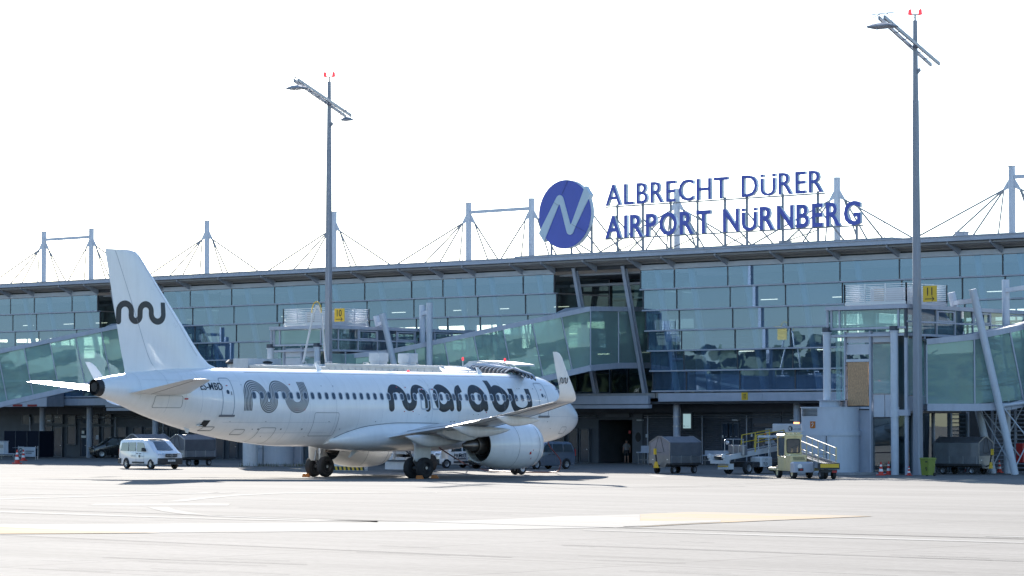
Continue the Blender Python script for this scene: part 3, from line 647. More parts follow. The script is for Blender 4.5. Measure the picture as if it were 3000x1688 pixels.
# emblem on the sharklet (inner and outer faces)
us0 = -(AY-FX(1640,1123,AX+17.6).y); us = [us0+.14*i for i in range(5)]
strip(wave(us, 5.28, 5.02, 4.96, 5.3, n=8), .05, lambda u, v: L(17.6+(v-4.95)*.185, -u, v), True, False).build('sharklet_emblem', M['livery'], jet)
# aerials, beacon, drains
for a_, h_ in ((21.3,.42),(8.2,.38)): MB().prism([(a_,0),(a_+.42,0),(a_+.62,h_),(a_+.45,h_)], lambda u, v, t: L(t, u, ztf(u)-.03+v), -.02, .02).build('blade_antenna', M['white'], jet)
MB().prism([(19.2,0),(19.6,0),(19.9,-.35),(19.75,-.35)], lambda u, v, t: L(.6+t, u, 1.5+v), -.02, .02).build('blade_antenna', M['white_dirty'], jet)
MB().lathe([(0,.09),(.06,.09),(.11,.05),(.12,0)], L(0,14.5,5.88), (0,0,1), 14).build('anti_collision_beacon', M['beacon'], jet)
MB().prism([(31.5,0),(31.9,0),(31.75,-.26),(31.6,-.26)], lambda u, v, t: L(.5+t, u, zbf(u)+.03+v), -.015, .015).build('drain_mast', M['white_dirty'], jet)

# ================================================================== TERMINAL
BZ = 0.0                                   # ground level at the terminal
term = thing('terminal_building', 'long glazed airport terminal with overhanging roof behind the aircraft', 'building', (-138.56, 164.42, BZ))
def TB(name, m, mat_, par=None, **k): return m.build(name, mat_, par or term, world=True, **k)
ML2 = [-242.48,-237.40,-232.32,-227.24,-222.16,-217.08,-212.46,-207.84,-202.74,-199.44,-194.30,-190.91]  # terminal, roof mast and sign coordinates: scaled about the camera to a nearer depth
MM = [-182.44,-179.04,-173.99,-168.89,-163.78,-158.65,-153.55,-150.22,-146.84,-141.99,-138.91]
MR = [-130.62,-127.52,-122.70,-117.87,-113.06,-108.19,-103.39,-100.09,-95.05,-90.06]
ROWZ = [14.17,12.75,11.23,9.75,8.29,6.83,5.36]
RY = lambda i: 163.50+.277*i
random.seed(11)
for sec in (ML2, MM, MR):
    x0, x1 = sec[0], sec[-1]
    for i in range(6):
        zt, zb, Y = ROWZ[i], ROWZ[i+1], RY(i)
        for a, b in zip(sec, sec[1:]):
            e = [random.uniform(-.012, .012), random.uniform(-.012, .012), random.uniform(-.004, .003)]
            MBq = MB(); MBq.quad((a+.05,Y+e[0],zb+.05),(b-.05,Y+e[1],zb+.05),(b-.05,Y+e[1]+e[2],zt-.03),(a+.05,Y+e[0]+e[2],zt-.03)); TB('glass_pane', MBq, M['glass'])
        m_ = MB(); m_.box((x0-.06,Y-.10,zb-.055),(x1+.06,Y+.36,zb+.045)); TB('ledge', m_, M['facade'])
        for a in sec: m_ = MB(); m_.box((a-.05,Y-.02,zb+.047),(a+.05,Y+.12,zt-.058)); TB('mullion', m_, M['facade_dk'])
    for a, b in zip(sec, sec[1:]):
        m_ = MB(); m_.box((a+.012,163.41,14.18),(b-.012,163.55,14.52)); TB('spandrel_panel', m_, M['facade_lt'])
    # leaning columns just behind the glass, floor slab, inner ceiling
    for a in sec[:-1]:
        m_ = MB(); m_.tube((a+.7,164.52,14.36),(a+.7,166.92,5.31),.24,n=14); TB('leaning_column', m_, M['mast'])
    m_ = MB(); m_.box((x0,165.26,4.85),(x1,188.44,5.26)); TB('floor_slab', m_, M['slab'])
    m_ = MB(); m_.box((x0,171.81,8.68),(x1,188.44,8.96)); TB('gallery_slab', m_, M['slab'])
    for xe in (x0, x1):
        m_ = MB(); m_.box((xe-.04,170.06,5.31),(xe+.04,188.44,14.08)); TB('end_wall', m_, M['interior'])
        for i in range(6):
            m_ = MB(); m_.quad((xe,RY(i)+.08,ROWZ[i+1]+.05),(xe,169.97,ROWZ[i+1]+.05),(xe,169.97,ROWZ[i]-.06),(xe,RY(i)+.08,ROWZ[i]-.06)); TB('end_pane', m_, M['glass_dk'])
    # galleries: rails, desks, lamps inside
    m_ = MB(); m_.tube((x0,171.91,9.93),(x1,171.91,9.93),.04,n=6); m_.tube((x0,171.91,9.46),(x1,171.91,9.46),.02,n=6); TB('gallery_rail', m_, M['steel'])
    x = x0+2
    while x < x1-3:
        m_ = MB(); m_.box((x,175.51,12.33),(x+1.5,175.62,12.38)); m_.box((x+.2,172.37,8.36),(x+1.6,172.46,8.42)); TB('ceiling_lamp', m_, M['lit'])
        m_ = MB(); h = random.uniform(1.2,2.6); m_.box((x,173.66+random.uniform(0,8),9.00),(x+random.uniform(.3,1.6),181.97,8.96+h)); TB('partition', m_, M['interior'])
        if random.random() < .6:
            m_ = MB(); m_.box((x,169.97+random.uniform(0,6),5.27),(x+random.uniform(1,3),178.28,5.27+random.uniform(1,2.6))); TB('partition', m_, M['facade_lt'])
        x += random.uniform(4.5,7.5)
# rear wall with window bands that let the sky show through
m_ = MB(); m_.box((-244.79,188.44,BZ),(-83.14,188.81,9.37)); m_.box((-244.79,188.44,11.68),(-83.14,188.81,15.28))
x = -244.79
while x < -84.06: m_.box((x,188.46,9.37),(x+1.1,188.79,11.68)); m_.box((x,188.53,10.34),(x+5.31,188.63,10.46)); m_.box((x+3.0,188.53,9.37),(x+3.1,188.63,11.68)); x += 5.31
TB('rear_wall', m_, M['interior'])
# roof: deck, gutter edge, purlins, brackets
m_ = MB(); m_.box((-249.41,161.93,15.19),(-78.52,190.29,15.34)); TB('roof_deck', m_, M['roof'])
x = -249.41
while x < -78.52:
    m_ = MB(); m_.box((x+.006,161.65,15.05),(x+4.85-.006,161.93,15.39)); m_.box((x+.006,161.58,15.34),(x+4.85-.006,161.65,15.41)); TB('gutter_panel', m_, M['facade']); x += 4.85
for y, z0, z1 in ((162.07,14.88,15.02),(162.53,14.80,15.18),(163.04,14.75,15.18),(163.50,14.64,15.18)):
    m_ = MB(); m_.box((-249.41,y,z0),(-78.52,y+.14,z1)); TB('purlin', m_, M['soffit'])
m_ = MB(); m_.box((-249.41,161.95,15.10),(-78.52,169.97,15.18)); TB('soffit', m_, M['soffit'])
m_ = MB(); m_.box((-249.41,163.68,14.36),(-78.52,163.96,15.10)); TB('eaves_beam', m_, M['wall_dk'])
bx = ML2+MM+MR+[-186.50,-134.86]
for a in bx:
    m_ = MB(); m_.prism([(163.55,14.19),(163.55,14.64),(161.93,15.05),(161.93,14.88)], lambda u, v, t: Vector((t, u, v)), a-.07, a+.07); TB('roof_bracket', m_, M['facade'])
m_ = MB(); m_.box((-141.98,162.48,15.34),(-108.08,166.27,15.58)); TB('sign_plinth', m_, M['pole'])
# roof clutter: small vents, lightning rods, aerials
for px, py in ((1140,770),(1485,745),(2591,690),(725,790),(553,805),(1353,752)):
    p = FY(px, py, 164.42); h = {1140:4.6,1485:3.2,2591:4.0}.get(px, 1.4); m_ = MB(); m_.tube((p.x,164.42,15.28),(p.x,164.42,15.38+h),.02,.01,5); TB('lightning_rod', m_, M['cable'])
for px in (2293, 2812): p = FY(px, 700, 165.35); m_ = MB(); m_.box((p.x-.35,165.35,15.28),(p.x+.35,165.90,15.88)); m_.box((p.x-.4,165.30,15.88),(p.x+.4,165.95,15.95)); TB('roof_vent', m_, M['facade'])
for px in (940, 2590, 2318, 1355):
    p = FY(px, 700, 165.35); m_ = MB(); m_.tube((p.x,165.35,15.28),(p.x,165.35,16.85),.025,n=5); m_.bar((p.x-.6,165.35,16.21),(p.x+.3,165.35,16.21),.03); m_.bar((p.x-.4,165.35,15.98),(p.x+.4,165.35,15.98),.025); m_.bar((p.x-.5,165.35,15.93),(p.x-.5,165.35,16.48),.02); TB('roof_aerial', m_, M['cable'])
# recessed bays between the glazed blocks
for gx0, gx1 in ((-190.84,-182.53),(-138.84,-130.71)):
    for k in range(5):
        a = gx0+(gx1-gx0)*k/5; b = gx0+(gx1-gx0)*(k+1)/5
        for z0, z1 in ((5.31,8.17),(8.26,11.13),(11.22,14.27)):
            m_ = MB(); m_.quad((a+.05,170.15,z0),(b-.05,170.15,z0),(b-.05,170.15,z1),(a+.05,170.15,z1)); TB('glass_pane', m_, M['glass_dk'])
    m_ = MB()
    for k in range(6): a = gx0+(gx1-gx0)*k/5; m_.box((a-.06,170.06,5.31),(a+.06,170.24,14.36))
    for z in (5.26,8.22,11.17): m_.box((gx0,170.04,z-.06),(gx1,170.26,z+.06))
    TB('bay_frame', m_, M['facade_dk'])
    m_ = MB(); m_.box((gx0,165.26,4.85),(gx1,188.44,5.23)); m_.box((gx0,164.05,13.99),(gx1,169.97,14.13)); m_.tube((gx0,165.35,13.34),(gx1,165.35,13.34),.12,n=10); TB('bay_slab', m_, M['slab'])
    m_ = MB(); m_.box((gx0,164.42,4.43),(gx1,164.70,5.03)); m_.box((gx0,164.52,4.11),(gx1,164.89,4.38)); TB('bay_beam', m_, M['facade'])
    for xs_ in (1.85, 6.56):
        m_ = MB(); p, q = Vector((gx0+xs_,163.41,14.54)), Vector((gx0+xs_,166.04,4.75))
        m_.bar(p, q, .30, .05, up=(0,1,0)); m_.bar(p+Vector((0,.32,.08)), q+Vector((0,.32,.08)), .30, .05, up=(0,1,0)); m_.bar(p+Vector((0,.16,.04)), q+Vector((0,.16,.04)), .05, .3, up=(0,1,0)); TB('leaning_strut', m_, M['facade'])
# spandrel beam and ground floor
for x0, x1 in ((-130.06,-90.06),(-182.25,-139.11),(-242.02,-191.12)):
    x = x0
    while x < x1-.1:
        m_ = MB(); xe = min(x+9.4, x1); m_.box((x+.008,164.79,4.60),(xe-.008,165.07,5.20)); TB('beam_panel', m_, M['facade']); x = xe
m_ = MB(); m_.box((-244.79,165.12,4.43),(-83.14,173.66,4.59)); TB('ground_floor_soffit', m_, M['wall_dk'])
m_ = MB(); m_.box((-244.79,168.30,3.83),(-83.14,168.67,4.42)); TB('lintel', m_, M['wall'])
WY = 169.04
def wr(px0, px1, py0, py1, Y=WY): a = FY(px0, py1, Y); b = FY(px1, py0, Y); return a.x, b.x, max(a.z, BZ), b.z
m_ = MB(); n = 0; z = BZ; ribs = []
xl, xr = FY(1886,1300,WY).x, FY(2201,1300,WY).x
for k in range(28):
    z0 = BZ+.15*k; ribs += [(WY, z0), (WY-.035, z0+.03), (WY-.035, z0+.12), (WY, z0+.15)]
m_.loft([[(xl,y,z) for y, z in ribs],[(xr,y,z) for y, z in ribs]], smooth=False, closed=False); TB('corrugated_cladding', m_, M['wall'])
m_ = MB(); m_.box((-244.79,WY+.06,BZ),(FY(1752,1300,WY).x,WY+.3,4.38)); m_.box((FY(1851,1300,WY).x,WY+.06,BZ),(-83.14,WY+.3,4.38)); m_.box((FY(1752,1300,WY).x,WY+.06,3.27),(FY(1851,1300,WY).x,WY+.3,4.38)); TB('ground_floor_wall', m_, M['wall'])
# doorway with dark hall, lamps inside
a, b, z0, z1 = wr(1752,1851,1222,1361)
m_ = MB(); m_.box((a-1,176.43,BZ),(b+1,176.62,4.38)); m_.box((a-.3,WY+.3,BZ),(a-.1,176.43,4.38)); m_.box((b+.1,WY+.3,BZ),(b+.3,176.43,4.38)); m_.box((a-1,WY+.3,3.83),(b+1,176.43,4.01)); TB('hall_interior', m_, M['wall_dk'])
for px in (1786,1822): p = FY(px,1231,172.74); m_ = MB(); m_.box((p.x-.55,172.74,p.z-.02),(p.x+.4,172.88,p.z+.06)); TB('hall_lamp', m_, M['lit'])
m_ = MB(); c, d, e, f = wr(1780,1849,1212,1222); m_.box((c,WY-.25,e),(d,WY+.1,f)); TB('shutter_box', m_, M['door'])
c, d, e, f = wr(1853,1883,1214,1361); m_ = MB(); m_.box((c,WY-.02,BZ),(d,WY+.05,f)); dr = TB('sliding_door', m_, M['door'])
cx, cz = FY(1869.6,1281,WY-.03).x, FY(1869.6,1281,WY-.03).z; m_ = MB(); m_.add([(cx,WY-.03,cz)]+[(cx+.27*math.cos(t*.2618),WY-.03,cz+.36*math.sin(t*.2618)) for t in range(24)], [[0,i+1,(i+1)%24+1] for i in range(24)]); TB('door_window', m_, M['void'], dr)
def door(px0, px1, py0, py1, name='door', m=None, handle=True, par=None):
    a, b, z0, z1 = wr(px0, px1, py0, py1, WY-.05); m_ = MB()
    m_.box((a-.08,WY-.10,z0),(a,WY+.05,z1+.08)); m_.box((b,WY-.10,z0),(b+.08,WY+.05,z1+.08)); m_.box((a,WY-.10,z1),(b,WY+.05,z1+.08)); m_.box((a,WY-.10,z0),(b,WY+.05,z0+.06)); fr = TB(name, m_, m or M['door'])
    m_ = MB(); m_.quad((a,WY-.06,z0+.06),(b,WY-.06,z0+.06),(b,WY-.06,z1),(a,WY-.06,z1)); TB('pane', m_, M['awin'], fr)
    if handle: m_ = MB(); zc = z0+1.0; m_.box((b-.2,WY-.14,zc),(b-.08,WY-.08,zc+.05)); TB('handle', m_, M['steel'], fr)
for q in ((2118,2133,1242,1320),(2136,2147,1242,1320),(2149,2163,1242,1320)): door(*q)
for q in ((2207,2284,1241,1253),(2287,2352,1241,1253),(2211,2243,1262,1345)): door(*q, handle=q[2]>1250)
for q in ((65,86,1217,1245),(99,115,1219,1241),(133,152,1215,1242),(157,183,1217,1242),(199,221,1220,1246),(237,255,1219,1243),(272,288,1217,1242),(307,325,1215,1244),(198,222,1250,1303)): door(*q, name='window', handle=False)
for q in ((132,152,1250,1340),(158,182,1253,1340),(235,255,1253,1341),(272,290,1252,1341),(303,325,1252,1341)): door(*q)
x = 345
while x < 1720:
    if not 930 < x < 960: door(x, x+24, 1252+x*.004, 1343+x*.014, name='glazed_bay', handle=random.random()<.4)
    x += random.choice((34,40,46))
for px0, px1, py0, py1 in ((2206,2290,1204,1238),(2292,2355,1204,1238)):
    a, b, z0, z1 = wr(px0, px1, py0, py1); m_ = MB(); m_.box((a,WY-.05,z0),(b,WY+.05,z1)); TB('wall_panel', m_, M['door'])
a, b, z0, z1 = wr(2245,2308,1255,1300); m_ = MB(); m_.box((a,WY-.12,z0),(b,WY-.06,z1)); TB('wall_panel', m_, M['facade'])
for px0, px1, py0, py1, mt in ((238,252,1276,1283,'conew'),(240,247,1262,1271,'conew'),(281,289,1275,1288,'facade_lt'),(2116,2119,1275,1282,'conew'),(2200,2205,1268,1280,'conew'),(1892,1899,1272,1282,'facade_lt'),(520,530,1280,1290,'conew'),(1842,1848,1262,1270,'red')):
    a, b, z0, z1 = wr(px0, px1, py0, py1, WY-.16); m_ = MB(); m_.box((a,WY-.18,z0),(b,WY-.16,z1)); TB('notice_plate', m_, M[mt])
for z in (3.45, 3.6): m_ = MB(); m_.tube((-200,WY-.12,z),(FY(1750,1300,WY).x,WY-.12,z),.035,n=6); m_.tube((FY(1890,1300,WY).x,WY-.12,z),(-90,WY-.12,z),.035,n=6); TB('service_pipe', m_, M['steel'])
for px in (90,340,480,1900,2060,2190,2370): x = FY(px,1300,WY).x; m_ = MB(); m_.tube((x,WY-.1,0),(x,WY-.1,3.6),.05,n=8); TB('downpipe', m_, M['facade'])
for px in (150,480,1880,2010,2160,2330): x = FY(px,1300,WY).x; m_ = MB(); m_.box((x-.25,WY-.3,3.2),(x+.25,WY-.05,3.3)); TB('wall_lamp', m_, M['gsewhite'])
# columns in front of the ground floor
for px in (124,262,455,610,760,1983,2336):
    p = FY(px, 1300, 166.55); m_ = MB(); m_.tube((p.x,166.55,BZ),(p.x,166.55,4.43),.27,n=20); TB('ground_floor_column', m_, M['facade'])
for px, py in ((248,1222),(305,1222),(168,1222)):
    p = FY(px, py, 167.66); m_ = MB(); m_.tube((p.x,167.66,p.z),(p.x,167.66,4.38),.012,n=5); m_.box((p.x-.2,167.56,p.z-.05),(p.x+.2,167.75,p.z)); TB('pendant_lamp', m_, M['gsewhite'])
a, b, z0, z1 = wr(0,137,1150,1192, 162.76); m_ = MB(); m_.box((a-10,162.76,z0),(b,164.70,z1)); TB('bridge_abutment', m_, M['facade'])
m_ = MB(); a, b, z0, z1 = wr(37,65,1185,1191,162.71); 
for k in range(16): m_.box((a+(b-a)*k/16,162.71,z0),(a+(b-a)*(k+.5)/16,162.75,z1))
a2, b2, z0, z1 = wr(80,108,1185,1191,162.71)
for k in range(16): m_.box((a2+(b2-a2)*k/16,162.71,z0),(a2+(b2-a2)*(k+.5)/16,162.75,z1))
TB('warning_stripe', m_, M['red'])
sg = thing('speed_limit_sign', 'round red rimmed speed limit sign reading 20 on the beam at far left', 'road sign', tuple(FY(51,1175,162.67)))
p = sg.location; m_ = MB(); m_.lathe([(0,.27),(.02,.27),(.021,0)], (0,0,0), (0,-1,0), 28); m_.build('disc', M['conew'], sg); m_ = MB(); m_.lathe([(.024,.21),(.024,.28)], (0,0,0), (0,-1,0), 28); m_.build('rim', M['red'], sg)
text_mb('20', .2, lambda u, v, w: Vector((u, -.028, v-.1)), align='c').build('numeral', M['black'], sg)
# gate number plates
def plate(name, label, px0, px1, py0, py1, Y, txt, arrow, hfrac, group=None, depth=.05):
    a, b = FY(px0, py1, Y), FY(px1, py0, Y); W_, H_ = b.x-a.x, b.z-a.z
    t = thing(name, label, 'sign', (a.x, Y, a.z), 0, group); m_ = MB(); m_.box((0,0,0),(W_,depth,H_)); m_.build('panel', M['yellow'], t)
    hh = H_*hfrac; vb = H_*(.40 if arrow else .16)
    text_mb(txt, hh, lambda u, v, w: Vector((W_/2+u, -.006, vb+v)), width=W_*(.50 if txt=='10' else .40), align='c', bold=.012).build('numeral', M['black'], t)
    if arrow:
        m_ = MB(); z = H_*.18; y = -.006
        m_.quad((W_*.14,y,z-.022),(W_*.8,y,z-.022),(W_*.8,y,z+.022),(W_*.14,y,z+.022))
        for s in (1,-1): m_.quad((W_*.84,y,z),(W_*.84-.16,y,z+s*.15),(W_*.84-.2,y,z+s*.12),(W_*.84-.06,y,z))
        m_.build('arrow', M['black'], t)
    return t
plate('gate_number_sign', 'small yellow plate with black 10 on the terminal beam under the glazing', 2172, 2190, 1150, 1172, 164.74, '10', False, .68)

# ---- roof masts with stay cables
MY = 168.30
def roof_mast(px, top, label, beam_to=None, left=True, right=True):
    p = FY(px, top, MY); t = thing('roof_mast', label, 'mast', (p.x, MY, 15.34), 0, 'masts with stay cables on the terminal roof'); h = p.z-15.34
    m_ = MB(); m_.tube((0,0,-.6),(0,0,h),.235,n=20); m_.tube((0,0,h),(0,0,h+.05),.28,n=20); m_.build('tube', M['mast'], t)
    n = h-1.55; offs = []
    if left: offs += [-9.3,-5.6,-3.6,-1.5]
    else: offs += [-3.7,-1.6]
    if right: offs += [1.7,3.0,7.6]
    else: offs += [1.9,3.6]
    m_ = MB()
    for s in (-1, 1): m_.prism([(s*.2,n+.75),(s*.62,n+.12),(s*.72,n-.12),(s*.55,n-.05),(s*.2,n+.1)], lambda u, v, q: Vector((u, q, v)), -.05, .05)
    m_.build('cable_bracket', M['mast'], t)
    for d in offs:
        s = 1 if d > 0 else -1; m_ = MB(); m_.tube((s*.62, random.uniform(-.05,.05), n), (d, (.5 if abs(d) < 2 else 0), -.1), .062, n=6, caps=False); m_.build('cable', M['cable'], t)
    if beam_to is not None:
        q = FY(beam_to[0], beam_to[1], MY); dx = q.x-p.x; m_ = MB(); m_.bar((.23,0,h-.72),(dx-.23,0,h-.72),.22,.26); m_.build('tie_beam', M['mast'], t)
        for a_, b_ in (((.5,n),(dx*.75,-.1)),((dx-.5,n),(dx*.25,-.1))): m_ = MB(); m_.tube((a_[0],0,a_[1]),(b_[0],0,b_[1]),.014,n=5); m_.build('cable', M['cable'], t)
    return t
roof_mast(129,680,'leftmost roof mast, left one of the tied pair beside the tail fin',(268,671),True,False)
roof_mast(268,671,'roof mast directly left of the tail fin, right one of its tied pair',None,False,True)
roof_mast(607,648,'single roof mast between the tail fin and the left floodlight mast')
roof_mast(979,622,'roof mast half hidden behind the left floodlight mast')
roof_mast(1373,596,'left mast of the tied pair beside the round blue sign',(1557,583),True,False)
roof_mast(1557,583,'roof mast touching the left rim of the round blue sign',None,False,True)
roof_mast(1983,556,'roof mast seen between the letters in the middle of the rooftop lettering')
roof_mast(2452,522,'roof mast behind the last letters of the rooftop lettering')
roof_mast(2964,488,'left mast of the tied pair at the far right end of the roof',(3118,478))
roof_mast(3118,478,'right mast of the tied pair at the far right end of the roof',None,False,True)

# ---- rooftop lettering and round emblem
SY = 162.85
def sgn(px, py): p = FY(px, py, SY); return p.x, p.z
sr = thing('rooftop_lettering', 'two line blue channel letter sign standing on a steel frame on the terminal roof', 'sign', (sgn(1777,604)[0], SY, 15.58))
def letters(txt, p0, p1, topl, bold, gapw):
    (x0, z0), (x1, z1) = sgn(*p0), sgn(*p1); zt = sgn(*topl)[1]; h = zt-z0
    glyphs = []
    for ch in txt:
        if ch == ' ': glyphs.append(None); continue
        vs_, _ = text_geo(ch, bold); glyphs.append((min(p.x for p in vs_), max(p.x for p in vs_)))
    sp = .13; tot = 0
    for i, g in enumerate(glyphs):
        tot += gapw if g is None else (g[1]-g[0]); tot += sp if i < len(glyphs)-1 else 0
    sx = (x1-x0)/tot; x = x0
    for ch, g in zip(txt, glyphs):
        if g is None: x += (gapw+sp)*sx; continue
        w_ = (g[1]-g[0])*sx; xx = x
        if ch == 'Ü':                                     # compact umlaut: short U with two square dots inside the cap height
            lo = MB(); fc = MB()
            for mb_, d0, dd, bb in ((lo, -.14, .24, bold), (fc, -.165, .02, bold*.9)):
                q = text_mb('U', h*.80, lambda u, v, w: Vector((xx+u, SY+d0+w, z0+v)), bold=bb, depth=dd, width=w_); mb_.add(q.v, q.f)
                for f in (0, 1): x_ = xx+(w_-w_*.2)*f; mb_.box((x_+.0, SY+d0, z0+h*.87), (x_+w_*.2, SY+d0+dd, z0+h*1.0))
            lo = lo.build('letter', M['sign_side'], sr, world=True); fc.build('letter_face', M['blue'], lo, world=True); x += w_+sp*sx; continue
        lo = text_mb(ch, h, lambda u, v, w: Vector((xx+u, SY-.14+w, z0+v)), bold=bold, depth=.24, width=w_).build('letter', M['sign_side'], sr, world=True)
        text_mb(ch, h, lambda u, v, w: Vector((xx+u, SY-.165+w, z0+v)), bold=bold*.9, depth=.02, width=w_).build('letter_face', M['blue'], lo, world=True)
        x += w_+sp*sx
    return z0, x0, x1
global_z1 = letters('ALBRECHT DÜRER', (1777.5,603.8), (2413.5,561), (1801,542), .003, .30)
global_z2 = letters('AIRPORT NÜRNBERG', (1776.7,697.8), (2524.5,657), (1799,634.6), .020, .28)
m_ = MB()
for z, x0, x1 in (global_z1, global_z2): m_.bar((x0-.1,SY,z-.09),(x1+.1,SY,z-.09),.1,.1)
m_.build('rail', M['pole'], sr, world=True)
for px in (718,893,1083,1268,1457,1607,1853,2095,2360):
    x = sgn(1500+px/2.342, 700)[0]; zt = global_z1[0] if px < 2200 else global_z2[0]
    m_ = MB(); m_.bar((x,SY+.1,15.58),(x,SY+.1,zt+.1),.14,.14); m_.build('post', M['pole'], sr, world=True)
    m_ = MB(); m_.bar((x,SY+.1,global_z2[0]+1.3),(x+.2,166.09,15.58),.09,.09); m_.build('brace', M['pole'], sr, world=True)
for a, b in ((718,893),(1083,1268),(1457,1607),(1853,2095)):
    xa, xb = sgn(1500+a/2.342,700)[0], sgn(1500+b/2.342,700)[0]; m_ = MB(); m_.tube((xa,SY+.2,15.65),(xb,SY+.2,global_z2[0]-.2),.045,n=6); m_.build('brace', M['cable'], sr, world=True)
lg = thing('round_emblem_sign', 'round blue rooftop emblem with pale zigzag letter N left of the lettering', 'sign', (sgn(1657,628)[0], SY, 15.58))
cx, cz = sgn(1656,628); RR = 2.62
cx2 = (sgn(1579,628)[0]+sgn(1733,628)[0])/2; rx = (sgn(1733,628)[0]-sgn(1579,628)[0])/2; rz = (sgn(1656,527)[1]-sgn(1656,729)[1])/2
cz = (sgn(1656,527)[1]+sgn(1656,729)[1])/2
el = [(cx2+rx*math.cos(2*math.pi*k/72), cz+rz*math.sin(2*math.pi*k/72)) for k in range(72)]
m_ = MB(); m_.prism(el, lambda u, v, t: Vector((u, t, v)), SY-.02, SY+.33); dk = m_.build('disc', M['sign_side'], lg, world=True)
m_ = MB(); m_.prism([(cx2+(u-cx2)*.985, cz+(v-cz)*.985) for u, v in el], lambda u, v, t: Vector((u, t, v)), SY-.05, SY-.021); m_.build('disc_face', M['blue'], dk, world=True)
OUT = [(118,1065),(412,474),(428,446),(450,426),(475,417),(502,424),(524,446),(537,476),(652,900),(657,912),(662,914),(672,903),(905,262),(940,328),(995,410),(722,996),(706,1046),(684,1078),(655,1091),(622,1084),(600,1060),(588,1022),(482,592),(475,580),(467,577),(457,588),(205,1212)]
NO = [sgn(1560+x/5.795, 500+y/5.797) for x, y in OUT]
m_ = MB(); m_.prism(NO, lambda u, v, t: Vector((u, t, v)), SY-.10, SY+.32); m_.build('zigzag_stroke', M['sign_pale'], lg, world=True)
m_ = MB()
for q in (((612,165),(512,410)),((380,545),(450,588)),((680,912),(920,1045))):
    (ax, az), (bx_, bz_) = [sgn(1560+x/5.795, 500+y/5.797) for x, y in q]; m_.bar((ax,SY-.105,az),(bx_,SY-.105,bz_),.012,.02,up=(0,1,0))
m_.build('panel_seam', M['livery'], lg, world=True)
for px in (253,391,530):
    x = sgn(1500+px/2.342, 720)[0]; m_ = MB(); m_.bar((x,SY+.3,15.58),(x,SY+.3,cz),.13,.13); m_.build('post', M['pole'], lg, world=True)
    m_ = MB(); m_.bar((x,SY+.3,cz),(x+.3,166.55,15.58),.09,.09); m_.build('brace', M['pole'], lg, world=True)

# ================================================================== WOODLAND beyond the airfield (behind the photographer; it shows in the glazing)
random.seed(21)
m_ = MB(); vs_ = []; fs = []
for k in range(1050):
    x = random.uniform(-1050, 560); y = -300+random.uniform(-25, 25)+max(0,x)*.9; h = random.choice((17,19,21,22,24))*random.uniform(.8,1.08)+2*math.sin(x*.021); r = h*.33
    for q in range(46):
        u, v = random.uniform(0, 2*math.pi), random.uniform(-1, 1); rr = r*math.sqrt(1-v*v)*random.uniform(.7,1.05); c = Vector((x+rr*math.cos(u), y+rr*math.sin(u)*.6, h*.52+h*.46*v)); s = random.uniform(1.6,3.4)
        n = Vector((random.gauss(0,1), random.gauss(0,1)-.6, random.gauss(0,.6))).normalized(); d, a, b = frame(n); o = len(vs_)
        vs_ += [c+a*s*math.cos(t)+b*s*.8*math.sin(t) for t in (0,1.1,2.3,3.2,4.2,5.4)]; fs.append([o+i for i in range(6)])
tag(raw('distant_trees', vs_, fs, M['leaf']), 'dark belt of trees far across the airfield', 'trees', kind='stuff')

